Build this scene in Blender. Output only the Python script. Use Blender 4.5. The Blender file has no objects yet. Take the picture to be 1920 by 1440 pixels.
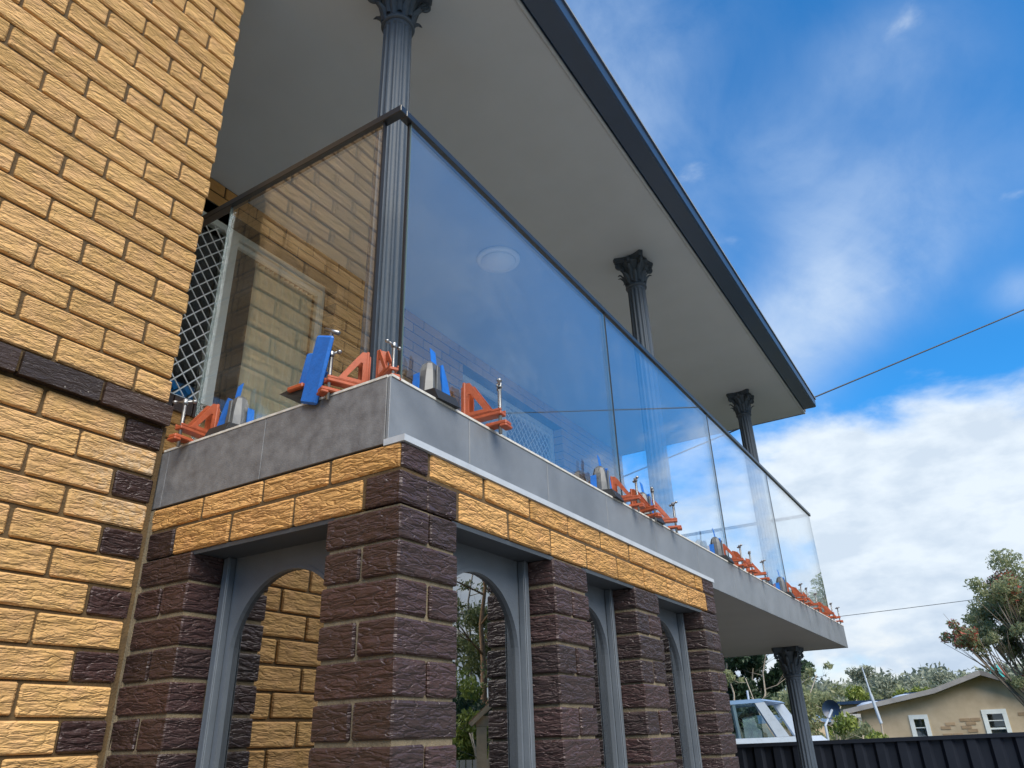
import bpy, math, random
import numpy as np
from mathutils import Vector, Matrix
random.seed(7); rng = np.random.default_rng(11)
R = math.radians; PI = math.pi
S = bpy.context.scene; COL = S.collection

# ------------------------------------------------------------------ camera
CAM = Vector((1.15675, -1.29524, -0.87102))
cam = bpy.data.cameras.new('camera'); co = bpy.data.objects.new('camera', cam); COL.objects.link(co)
rx = Vector((0.84607821, 0.53220495, -0.03015872)); ry = Vector((0.25612467, -0.35625537, 0.89860017)); rz = Vector((0.46749526, -0.76801041, -0.43773073))
co.matrix_world = Matrix(((rx[0], ry[0], rz[0], CAM[0]), (rx[1], ry[1], rz[1], CAM[1]), (rx[2], ry[2], rz[2], CAM[2]), (0, 0, 0, 1)))
cam.sensor_fit = 'HORIZONTAL'; cam.sensor_width = 36; cam.lens = 1377.38 / 1920 * 36
cam.clip_start = 0.02; cam.clip_end = 3000
S.camera = co

# ------------------------------------------------------------------ light
SUN_AZ, SUN_EL = 124.0, 44.0       # azimuth from +Y towards +X, elevation
sd = Vector((math.sin(R(SUN_AZ)) * math.cos(R(SUN_EL)), math.cos(R(SUN_AZ)) * math.cos(R(SUN_EL)), math.sin(R(SUN_EL))))
sun = bpy.data.lights.new('sun', 'SUN'); sun.energy = 2.5; sun.angle = R(50); sun.color = (1, .89, .72)   # sun behind thin cloud
so = bpy.data.objects.new('sun', sun); COL.objects.link(so); so.rotation_euler = sd.to_track_quat('Z', 'Y').to_euler()
W = bpy.data.worlds.new('World'); S.world = W; W.use_nodes = True
S.view_settings.view_transform = 'Standard'; S.view_settings.look = 'None'; S.view_settings.gamma = 1; S.view_settings.use_curve_mapping = False
S.view_settings.exposure = 1.32
S.render.engine = 'CYCLES'
S.cycles.max_bounces = 10; S.cycles.transparent_max_bounces = 24; S.cycles.glossy_bounces = 5; S.cycles.caustics_reflective = False

def dirv(az, el):
    return Vector((math.sin(R(az)) * math.cos(R(el)), math.cos(R(az)) * math.cos(R(el)), math.sin(R(el))))
def pixdir(px, py):
    v = rx * (px - 960) + ry * (720 - py) - rz * 1377.38
    return v.normalized()

def world():
    nt = W.node_tree; N = nt.nodes; L = nt.links; N.clear()
    out = N.new('ShaderNodeOutputWorld'); bg = N.new('ShaderNodeBackground'); bg.inputs[1].default_value = 0.078
    sky = N.new('ShaderNodeTexSky'); sky.sky_type = 'NISHITA'; sky.sun_disc = False
    sky.sun_elevation = R(SUN_EL); sky.sun_rotation = R(SUN_AZ); sky.air_density = 1.0; sky.dust_density = .35; sky.ozone_density = 2.2
    tc = N.new('ShaderNodeTexCoord')
    def val(x):
        return x
    def m(op, a, b=None, c=None, clamp=False):
        n = N.new('ShaderNodeMath'); n.operation = op; n.use_clamp = clamp
        for i, q in enumerate((a, b, c)):
            if q is None: continue
            if isinstance(q, (int, float)): n.inputs[i].default_value = q
            else: L.new(q, n.inputs[i])
        return n.outputs[0]
    def dot(v):
        n = N.new('ShaderNodeVectorMath'); n.operation = 'DOT_PRODUCT'; L.new(tc.outputs['Generated'], n.inputs[0]); n.inputs[1].default_value = v
        return n.outputs['Value']
    sep = N.new('ShaderNodeSeparateXYZ'); L.new(tc.outputs['Generated'], sep.inputs[0])
    z = m('MAXIMUM', sep.outputs[2], 0.0)
    zz = m('ADD', z, 0.13)
    px = m('DIVIDE', sep.outputs[0], zz); py = m('DIVIDE', sep.outputs[1], zz)
    cmb = N.new('ShaderNodeCombineXYZ'); L.new(px, cmb.inputs[0]); L.new(py, cmb.inputs[1])
    def noise(vec, sc, det, rough, dist=0., off=(0, 0, 0), scl=(1, 1, 1), rot=0):
        mp = N.new('ShaderNodeMapping'); L.new(vec, mp.inputs[0]); mp.inputs['Location'].default_value = off; mp.inputs['Scale'].default_value = scl; mp.inputs['Rotation'].default_value = (0, 0, rot)
        n = N.new('ShaderNodeTexNoise'); L.new(mp.outputs[0], n.inputs[0]); n.inputs['Scale'].default_value = sc; n.inputs['Detail'].default_value = det
        n.inputs['Roughness'].default_value = rough; n.inputs['Distortion'].default_value = dist
        return n.outputs[0]
    wispy = noise(cmb.outputs[0], 2.1, 10, .60, .6, (3.1, .4, 0), (1., .55, 1), R(-35))
    fine = noise(tc.outputs['Generated'], 7, 10, .6, .35, (1, 2, 3))
    puff = noise(tc.outputs['Generated'], 5.5, 10, .56, .2, (4, 1.3, 2), (1, 1, 2.1))
    puff2 = noise(tc.outputs['Generated'], 13, 9, .55, .1, (.7, 5, 2), (1, 1, 2.2))
    # placed cloud masses: (pixel centre direction, second point along the long axis, half length, half width in radians, weight)
    def mass(c, a, hw, wgt, soft=1.0):
        d0 = pixdir(*c) if len(c) == 2 else dirv(*c[:2]); d1 = pixdir(*a) if len(a) == 2 else dirv(*a[:2]); u = (d1 - d0); u -= d0 * u.dot(d0); hl = u.length; u.normalize(); v = d0.cross(u)
        a_ = m('DIVIDE', dot(u), hl); b_ = m('DIVIDE', dot(v), hw)
        r2 = m('ADD', m('MULTIPLY', a_, a_), m('MULTIPLY', b_, b_))
        front = m('GREATER_THAN', dot(d0), 0.2)
        g = m('MULTIPLY', m('EXPONENT', m('MULTIPLY', r2, -1.0 * soft)), wgt)
        return m('MULTIPLY', g, front)
    cirrus = [((1510, 600), (1700, 450), .045, 1.0), ((1640, 500), (1780, 420), .060, .60), ((1600, 380), (1720, 300), .045, .52), ((1480, 300), (1560, 360), .05, .42),
              ((1640, 110), (1800, 40), .06, .34), ((1130, 60), (1180, 260), .07, .50), ((1250, 330), (1310, 560), .08, .26), ((1450, 660), (1380, 760), .06, .62),
              ((1210, 130), (1400, 10), .06, .24), ((3400, -300), (4600, -1000), .35, .28), ((1820, 300), (1900, 100), .10, .12), ((1910, 545), (1960, 530), .02, .5)]
    heavy = [((36, 9, 0), (60, 9, 0), .16, 1.2), ((80, 12, 0), (110, 12, 0), .14, .9), ((-40, 10, 0), (-65, 10, 0), .13, .9), ((1800, 830), (2050, 760), .070, 1.0), ((1640, 940), (1850, 900), .070, .85), ((1750, 1060), (2100, 1040), .11, .85), ((1560, 900), (1560, 1100), .05, .85),
             ((1250, 1000), (1700, 1010), .06, .8), ((1690, 700), (1740, 690), .014, .4)]
    tot = None
    for c, a, hw, wgt in cirrus:
        g = mass(c, a, hw, wgt); tot = g if tot is None else m('ADD', tot, g)
    brk = m('MULTIPLY_ADD', wispy, 2.7, -.80, True)
    brk2 = m('MULTIPLY_ADD', fine, 3.2, -1.1, True)
    brk = m('MULTIPLY_ADD', brk, .64, m('MULTIPLY_ADD', brk2, .42, .03))
    c1 = m('MULTIPLY', m('SUBTRACT', 1.0, m('EXPONENT', m('MULTIPLY', tot, -1.9))), brk, clamp=True)
    # clouds elsewhere in the sky: the same thin streaks
    c0 = m('MULTIPLY', m('MULTIPLY_ADD', wispy, 4.0, -2.35, True), .2)
    c1 = m('MAXIMUM', c1, c0)
    ht = None
    for c, a, hw, wgt in heavy:
        g = mass(c, a, hw, wgt, .9); ht = g if ht is None else m('ADD', ht, g)
    # low cloud deck all round the horizon, raised out of view to brighten shade
    hz = m('MULTIPLY_ADD', z, -1.9, 1.22, True)
    hole = mass((1560, 330), (1560, -400), .42, 1.0, .8); hz = m('MULTIPLY', hz, m('SUBTRACT', 1.0, hole)); hz = m('MAXIMUM', hz, m('MULTIPLY_ADD', z, -5.2, 1.62, True))
    ht = m('ADD', ht, hz)
    c2 = m('ADD', m('MULTIPLY', ht, 1.5), m('MULTIPLY_ADD', puff, 4.6, -3.05))
    ss = N.new('ShaderNodeMapRange'); ss.interpolation_type = 'SMOOTHSTEP'; L.new(c2, ss.inputs[0]); ss.inputs[1].default_value = -.15; ss.inputs[2].default_value = 1.25
    c2 = ss.outputs[0]
    # brightness structure within the heavy clouds
    sh = m('MULTIPLY_ADD', puff2, 3.6, -1.35, True)
    lowdark = m('MULTIPLY_ADD', z, 5.0, .05, True)
    shade = m('MULTIPLY_ADD', sh, .50, m('MULTIPLY_ADD', lowdark, .36, .26), True)
    cr = N.new('ShaderNodeMix'); cr.data_type = 'RGBA'; L.new(shade, cr.inputs[0]); cr.inputs[6].default_value = (2.0, 2.7, 3.7, 1); cr.inputs[7].default_value = (4.3, 4.8, 5.3, 1)
    warm = N.new('ShaderNodeMix'); warm.data_type = 'RGBA'
    wf = m('MULTIPLY', m('MULTIPLY_ADD', z, -7.0, 1.0, True), m('MULTIPLY_ADD', puff2, 6.0, -3.1, True)); L.new(wf, warm.inputs[0]); L.new(cr.outputs[2], warm.inputs[6]); warm.inputs[7].default_value = (5.2, 5.1, 4.6, 1)
    gm = N.new('ShaderNodeMix'); gm.data_type = 'RGBA'; gm.blend_type = 'MULTIPLY'; gm.inputs[0].default_value = 1; L.new(sky.outputs[0], gm.inputs[6]); gm.inputs[7].default_value = SKYTINT
    m1 = N.new('ShaderNodeMix'); m1.data_type = 'RGBA'; L.new(c1, m1.inputs[0]); L.new(gm.outputs[2], m1.inputs[6]); m1.inputs[7].default_value = (2.9, 3.7, 4.9, 1)
    mh = N.new('ShaderNodeMix'); mh.data_type = 'RGBA'; L.new(m('MULTIPLY', m('EXPONENT', m('MULTIPLY', z, -13.0)), .9), mh.inputs[0]); L.new(m1.outputs[2], mh.inputs[6]); mh.inputs[7].default_value = (3.3, 3.9, 4.6, 1)
    m2 = N.new('ShaderNodeMix'); m2.data_type = 'RGBA'; L.new(c2, m2.inputs[0]); L.new(mh.outputs[2], m2.inputs[6]); L.new(warm.outputs[2], m2.inputs[7])
    L.new(m2.outputs[2], bg.inputs[0]); L.new(bg.outputs[0], out.inputs[0])
SKYTINT = (.17, .80, 1.22, 1)
world()

# ------------------------------------------------------------------ materials
def mat(name, col, rough=.6, metal=0, spec=.5, var=0, vscale=8, bump=0, bscale=60, col2=None, coat=0):
    M = bpy.data.materials.new(name); M.use_nodes = True; nt = M.node_tree; N = nt.nodes; L = nt.links; b = N['Principled BSDF']
    b.inputs['Base Color'].default_value = (*col, 1); b.inputs['Roughness'].default_value = rough; b.inputs['Metallic'].default_value = metal
    b.inputs['Specular IOR Level'].default_value = spec; b.inputs['Coat Weight'].default_value = coat
    if var or bump:
        g = N.new('ShaderNodeNewGeometry')
    if var:
        n = N.new('ShaderNodeTexNoise'); L.new(g.outputs['Position'], n.inputs[0]); n.inputs['Scale'].default_value = vscale; n.inputs['Detail'].default_value = 7; n.inputs['Roughness'].default_value = .6
        mr = N.new('ShaderNodeMapRange'); L.new(n.outputs[0], mr.inputs[0]); mr.inputs[1].default_value = .3; mr.inputs[2].default_value = .7
        mx = N.new('ShaderNodeMix'); mx.data_type = 'RGBA'; L.new(mr.outputs[0], mx.inputs[0])
        c2 = col2 or tuple(c * (1 - var) for c in col)
        mx.inputs[6].default_value = (*c2, 1); mx.inputs[7].default_value = (*[min(1, c * (1 + var * .6)) for c in col], 1)
        L.new(mx.outputs[2], b.inputs['Base Color'])
        rr = N.new('ShaderNodeMapRange'); L.new(n.outputs[0], rr.inputs[0]); rr.inputs[3].default_value = max(.05, rough - .12); rr.inputs[4].default_value = min(1, rough + .12); L.new(rr.outputs[0], b.inputs['Roughness'])
    if bump:
        n2 = N.new('ShaderNodeTexNoise'); L.new(g.outputs['Position'], n2.inputs[0]); n2.inputs['Scale'].default_value = bscale; n2.inputs['Detail'].default_value = 6
        bp = N.new('ShaderNodeBump'); bp.inputs['Distance'].default_value = bump; bp.inputs['Strength'].default_value = 1; L.new(n2.outputs[0], bp.inputs['Height']); L.new(bp.outputs[0], b.inputs['Normal'])
    return M

def brick_mat(name, c1, c2, c3, rough, spec, dist=.010, speck=0, fr=1.3, eff=False):
    """combed, bark-faced brick: wavy near-horizontal ridges, colour per brick"""
    M = bpy.data.materials.new(name); M.use_nodes = True; nt = M.node_tree; N = nt.nodes; L = nt.links; b = N['Principled BSDF']
    b.inputs['Specular IOR Level'].default_value = spec
    g = N.new('ShaderNodeNewGeometry'); oi = N.new('ShaderNodeObjectInfo')
    cx = N.new('ShaderNodeCombineXYZ')
    for i, k in enumerate((7.3, 13.1, 5.7)):
        mm = N.new('ShaderNodeMath'); mm.operation = 'MULTIPLY'; L.new(oi.outputs['Random'], mm.inputs[0]); mm.inputs[1].default_value = k; L.new(mm.outputs[0], cx.inputs[i])
    ad = N.new('ShaderNodeVectorMath'); L.new(g.outputs['Position'], ad.inputs[0]); L.new(cx.outputs[0], ad.inputs[1])
    mp = N.new('ShaderNodeMapping'); L.new(ad.outputs[0], mp.inputs[0]); mp.inputs['Scale'].default_value = (.27, .27, 1)
    # warp
    wn = N.new('ShaderNodeTexNoise'); L.new(mp.outputs[0], wn.inputs[0]); wn.inputs['Scale'].default_value = 48 * fr; wn.inputs['Detail'].default_value = 3
    ws = N.new('ShaderNodeVectorMath'); ws.operation = 'MULTIPLY_ADD'; L.new(wn.outputs['Color'], ws.inputs[0]); ws.inputs[1].default_value = (.035, .035, .035); L.new(mp.outputs[0], ws.inputs[2])
    vo = N.new('ShaderNodeTexVoronoi'); vo.feature = 'DISTANCE_TO_EDGE'; L.new(ws.outputs[0], vo.inputs['Vector']); vo.inputs['Scale'].default_value = 62 * fr
    cr = N.new('ShaderNodeMapRange'); cr.interpolation_type = 'SMOOTHSTEP'; L.new(vo.outputs['Distance'], cr.inputs[0]); cr.inputs[1].default_value = 0; cr.inputs[2].default_value = .16
    wv = N.new('ShaderNodeTexWave'); wv.wave_type = 'BANDS'; wv.bands_direction = 'Z'; wv.wave_profile = 'SAW'; L.new(ws.outputs[0], wv.inputs[0]); wv.inputs['Scale'].default_value = 21 * fr; wv.inputs['Distortion'].default_value = 5.0
    wv.inputs['Detail'].default_value = 2.5; wv.inputs['Detail Scale'].default_value = 1.6; wv.inputs['Detail Roughness'].default_value = .6
    fn = N.new('ShaderNodeTexNoise'); L.new(g.outputs['Position'], fn.inputs[0]); fn.inputs['Scale'].default_value = 420; fn.inputs['Detail'].default_value = 4
    a1 = N.new('ShaderNodeMath'); a1.operation = 'MULTIPLY_ADD'; L.new(cr.outputs[0], a1.inputs[0]); a1.inputs[1].default_value = .30; L.new(wv.outputs['Fac'], a1.inputs[2])
    a2 = N.new('ShaderNodeMath'); a2.operation = 'MULTIPLY_ADD'; L.new(fn.outputs[0], a2.inputs[0]); a2.inputs[1].default_value = .12; L.new(a1.outputs[0], a2.inputs[2])
    bp = N.new('ShaderNodeBump'); bp.inputs['Strength'].default_value = 1.0; bp.inputs['Distance'].default_value = dist; L.new(a2.outputs[0], bp.inputs['Height']); L.new(bp.outputs[0], b.inputs['Normal'])
    # colour: per brick, plus cloudy variation
    ramp = N.new('ShaderNodeValToRGB'); L.new(oi.outputs['Random'], ramp.inputs[0]); e = ramp.color_ramp.elements
    e[0].color = (*c1, 1); e[1].color = (*c2, 1); e[0].position = .12; e[1].position = .88
    q = ramp.color_ramp.elements.new(.5); q.color = (*[(a + bb) / 2 for a, bb in zip(c1, c2)], 1)
    cn = N.new('ShaderNodeTexNoise'); L.new(ad.outputs[0], cn.inputs[0]); cn.inputs['Scale'].default_value = 14; cn.inputs['Detail'].default_value = 6; cn.inputs['Roughness'].default_value = .65
    cm = N.new('ShaderNodeMapRange'); L.new(cn.outputs[0], cm.inputs[0]); cm.inputs[1].default_value = .42; cm.inputs[2].default_value = .78; cm.inputs[4].default_value = .7
    mx = N.new('ShaderNodeMix'); mx.data_type = 'RGBA'; L.new(cm.outputs[0], mx.inputs[0]); L.new(ramp.outputs[0], mx.inputs[6]); mx.inputs[7].default_value = (*c3, 1)
    last = mx.outputs[2]
    if speck:
        sn = N.new('ShaderNodeTexNoise'); L.new(ad.outputs[0], sn.inputs[0]); sn.inputs['Scale'].default_value = 90; sn.inputs['Detail'].default_value = 3
        sm = N.new('ShaderNodeMapRange'); L.new(sn.outputs[0], sm.inputs[0]); sm.inputs[1].default_value = .70; sm.inputs[2].default_value = .76
        m3 = N.new('ShaderNodeMix'); m3.data_type = 'RGBA'; L.new(sm.outputs[0], m3.inputs[0]); L.new(last, m3.inputs[6]); m3.inputs[7].default_value = (.42, .38, .33, 1); last = m3.outputs[2]
    if eff:
        sp = N.new('ShaderNodeVectorMath'); sp.operation = 'DISTANCE'; L.new(g.outputs['Position'], sp.inputs[0]); sp.inputs[1].default_value = (-.952, -.03, -.13)
        en = N.new('ShaderNodeTexNoise'); L.new(g.outputs['Position'], en.inputs[0]); en.inputs['Scale'].default_value = 38; en.inputs['Detail'].default_value = 8; en.inputs['Roughness'].default_value = .7
        e1 = N.new('ShaderNodeMapRange'); L.new(sp.outputs['Value'], e1.inputs[0]); e1.inputs[1].default_value = .02; e1.inputs[2].default_value = .26; e1.inputs[3].default_value = .62; e1.inputs[4].default_value = 0
        e2 = N.new('ShaderNodeMapRange'); L.new(en.outputs[0], e2.inputs[0]); e2.inputs[1].default_value = .40; e2.inputs[2].default_value = .66
        e3 = N.new('ShaderNodeMath'); e3.operation = 'MULTIPLY'; L.new(e1.outputs[0], e3.inputs[0]); L.new(e2.outputs[0], e3.inputs[1])
        m4 = N.new('ShaderNodeMix'); m4.data_type = 'RGBA'; L.new(e3.outputs[0], m4.inputs[0]); L.new(last, m4.inputs[6]); m4.inputs[7].default_value = (.60, .56, .48, 1); last = m4.outputs[2]
    L.new(last, b.inputs['Base Color'])
    rm = N.new('ShaderNodeMapRange'); L.new(cn.outputs[0], rm.inputs[0]); rm.inputs[3].default_value = rough - .1; rm.inputs[4].default_value = rough + .15; L.new(rm.outputs[0], b.inputs['Roughness'])
    return M

def glass_mat(name, tint, r0, seed_dirt=0):
    M = bpy.data.materials.new(name); M.use_nodes = True; nt = M.node_tree; N = nt.nodes; L = nt.links; N.clear()
    out = N.new('ShaderNodeOutputMaterial'); tr = N.new('ShaderNodeBsdfTransparent'); tr.inputs[0].default_value = (*tint, 1)
    gl = N.new('ShaderNodeBsdfGlossy'); gl.inputs['Roughness'].default_value = 0.0; gl.inputs[0].default_value = (.97, .98, 1, 1)
    g = N.new('ShaderNodeNewGeometry')
    d = N.new('ShaderNodeVectorMath'); d.operation = 'DOT_PRODUCT'; L.new(g.outputs['Incoming'], d.inputs[0]); L.new(g.outputs['Normal'], d.inputs[1])
    def m(op, a, b=None):
        n = N.new('ShaderNodeMath'); n.operation = op
        for i, q in enumerate((a, b)):
            if q is None: continue
            if isinstance(q, (int, float)): n.inputs[i].default_value = q
            else: L.new(q, n.inputs[i])
        return n.outputs[0]
    c = m('ABSOLUTE', d.outputs['Value']); f = m('POWER', m('SUBTRACT', 1.0, c), 2.8)
    f = m('ADD', m('MULTIPLY', f, 1 - r0), r0)
    mix = N.new('ShaderNodeMixShader'); L.new(f, mix.inputs[0]); L.new(tr.outputs[0], mix.inputs[1]); L.new(gl.outputs[0], mix.inputs[2]); last = mix.outputs[0]
    if seed_dirt:
        n1 = N.new('ShaderNodeTexNoise'); L.new(g.outputs['Position'], n1.inputs[0]); n1.inputs['Scale'].default_value = 2.2; n1.inputs['Detail'].default_value = 9; n1.inputs['Roughness'].default_value = .68; n1.inputs['Distortion'].default_value = 1.2
        r1 = N.new('ShaderNodeMapRange'); L.new(n1.outputs[0], r1.inputs[0]); r1.inputs[1].default_value = .52; r1.inputs[2].default_value = .80; r1.inputs[3].default_value = .006; r1.inputs[4].default_value = .045
        df = N.new('ShaderNodeBsdfDiffuse'); df.inputs[0].default_value = (.6, .62, .62, 1); mx = N.new('ShaderNodeMixShader'); L.new(r1.outputs[0], mx.inputs[0]); L.new(last, mx.inputs[1]); L.new(df.outputs[0], mx.inputs[2]); last = mx.outputs[0]
    L.new(last, out.inputs[0])
    return M

YB = brick_mat('yellow_brick', (.48, .290, .115), (.61, .375, .155), (.60, .35, .19), .8, .2, .0055, fr=1.05, eff=True)
YO = brick_mat('orange_brick', (.49, .268, .092), (.61, .345, .130), (.56, .295, .13), .8, .2, .0075, fr=.95)
BB = brick_mat('brown_brick', (.034, .019, .019), (.058, .029, .028), (.046, .027, .027), .40, .6, .0082, fr=.88)
BS = brick_mat('sill_brick', (.030, .019, .016), (.055, .032, .025), (.035, .022, .02), .35, .5, .002, speck=1)
MORT = mat('mortar', (.085, .052, .020), .9, var=.35, vscale=25, bump=.003, bscale=160)  # shade of the recessed joints is put into this dark colour
MORTD = mat('mortar_grey', (.17, .135, .085), .9, var=.35, vscale=25, bump=.003, bscale=160)
TILE = mat('fascia_tile', (.145, .158, .175), .42, spec=.5, var=.28, vscale=5, bump=.0006, bscale=300)
TILEL = mat('weathered_tile', (.14, .142, .148), .5, spec=.45, var=.38, vscale=24, bump=.001, bscale=200, col2=(.088, .088, .094))
TRIM = mat('pale_trim', (.52, .50, .46), .6, var=.3, vscale=30, bump=.001, bscale=200)
FLASH = mat('white_flashing', (.38, .41, .45), .4, var=.15, vscale=12)
FLOORT = mat('floor_tile_bounce', (.56, .55, .51), .5, var=.08, vscale=6)  # unseen floor, made pale to bounce light into the balcony
SOFF = mat('soffit_paint', (.385, .425, .47), .75, var=.05, vscale=3, bump=.0008, bscale=350)
SOFF2 = mat('slab_paint', (.22, .225, .235), .7, var=.10, vscale=4, bump=.001, bscale=200)
NAVY = mat('gutter_paint', (.018, .040, .085), .38, spec=.5, var=.12, vscale=6)
LINT = mat('lintel_steel', (.040, .048, .058), .5, var=.2, vscale=10)
BEAD = mat('bead_lit_paint', (.34, .37, .41), .4, var=.1)  # light grey bead and gutter lip, brightened to carry their highlight
COLM = mat('column_paint', (.052, .068, .09), .55, spec=.3, var=.14, vscale=10, bump=.0012, bscale=90)
FRM = mat('arch_paint', (.10, .118, .142), .45, spec=.5, var=.14, vscale=8, bump=.0006, bscale=180)
RAIL = mat('rail_black', (.012, .014, .017), .35, metal=.0, spec=.6)
GASK = mat('black_gasket', (.01, .01, .011), .5)
GEDGE = mat('glass_edge', (.10, .15, .15), .2, spec=.6)
GLASS = glass_mat('balustrade_glass', (.95, .975, .985), .045, 1)
GLASSM = glass_mat('arch_glass', (.35, .34, .32), .32)
GLASSW = glass_mat('window_glass', (.93, .95, .93), .05)
GLASSV = glass_mat('boat_glass', (.6, .7, .72), .12)
WHITE = mat('window_white', (.78, .81, .78), .4, var=.08, vscale=5)
WIRE = mat('grille_white', (.85, .87, .88), .4)
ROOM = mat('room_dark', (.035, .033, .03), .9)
CURT = mat('curtain_cloth', (.84, .82, .68), .9, var=.08, vscale=30)
STEEL = mat('clamp_steel', (.30, .30, .30), .40, metal=1, var=.1, vscale=60)
ORNG = mat('orange_clamp', (.34, .072, .025), .5, var=.22, vscale=50, bump=.0006, bscale=300)
BLUE = mat('blue_tape', (.008, .12, .46), .45, var=.18, vscale=40, bump=.001, bscale=120)
GREYB = mat('grey_block', (.09, .095, .10), .4, metal=.2, var=.2, vscale=40)
BLACK = mat('black_rubber', (.012, .012, .013), .55)
LAMPM = mat('lamp_opal', (.75, .76, .75), .4)
FENCE = mat('fence_steel', (.007, .010, .018), .55, spec=.25, var=.12, vscale=5)
PALE = mat('pale_fence', (.42, .38, .30), .6, var=.1)
RENDER = mat('beige_brick_far', (.52, .42, .29), .85, var=.2, vscale=2.2, col2=(.44, .34, .22))
ROOFM = mat('roof_sheet', (.16, .15, .145), .6, var=.3, vscale=4)
ROOFB = mat('roof_teal', (.20, .30, .31), .5, var=.15, vscale=3)
HULL = mat('boat_white', (.40, .46, .54), .3, var=.08)
HBLUE = mat('boat_blue', (.16, .26, .42), .35)
TIMB = mat('pergola_timber', (.44, .34, .21), .75, var=.2, vscale=12)
TIMD = mat('pergola_roof', (.20, .14, .09), .8, var=.2, vscale=12)
BARK = mat('bark_pale', (.42, .36, .29), .85, var=.4, vscale=5, bump=.01, bscale=12)
BARKG = mat('bark_grey', (.20, .16, .12), .85, var=.4, vscale=5)
BARKD = mat('bark_brown', (.30, .17, .09), .85, var=.4, vscale=5, bump=.01, bscale=12)
GRASS = mat('ground_grass', (.075, .09, .035), .95, var=.4, vscale=3, bump=.02, bscale=40)
CONC = mat('concrete', (.30, .285, .26), .8, var=.15, vscale=2, bump=.002, bscale=80)
def leaf_mat(name, a, b, c=None, tr=.35):
    M = bpy.data.materials.new(name); M.use_nodes = True; nt = M.node_tree; N = nt.nodes; L = nt.links; p = N['Principled BSDF']
    g = N.new('ShaderNodeNewGeometry'); r = N.new('ShaderNodeValToRGB'); L.new(g.outputs['Random Per Island'], r.inputs[0])
    r.color_ramp.elements[0].color = (*a, 1); r.color_ramp.elements[1].color = (*b, 1)
    if c: q = r.color_ramp.elements.new(.9); q.color = (*b, 1); r.color_ramp.elements[2].color = (*c, 1)
    L.new(r.outputs[0], p.inputs['Base Color']); p.inputs['Roughness'].default_value = .55
    t = N.new('ShaderNodeBsdfTranslucent'); L.new(r.outputs[0], t.inputs[0]); mx = N.new('ShaderNodeMixShader'); mx.inputs[0].default_value = tr
    L.new(p.outputs[0], mx.inputs[1]); L.new(t.outputs[0], mx.inputs[2]); L.new(mx.outputs[0], N['Material Output'].inputs[0])
    return M
LGUM = leaf_mat('gum_leaf', (.13, .16, .06), (.24, .26, .11), (.32, .32, .17), .5)
LDARK = leaf_mat('dark_leaf', (.018, .045, .022), (.045, .085, .035))
LBUSH = leaf_mat('lime_leaf', (.12, .17, .03), (.26, .30, .06))
LOLIVE = leaf_mat('olive_leaf', (.22, .26, .13), (.33, .35, .19), (.40, .38, .22), .5)
LGREY = leaf_mat('far_leaf', (.17, .20, .14), (.25, .27, .19))
LRED = leaf_mat('red_flower', (.40, .06, .05), (.55, .14, .10))

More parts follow.
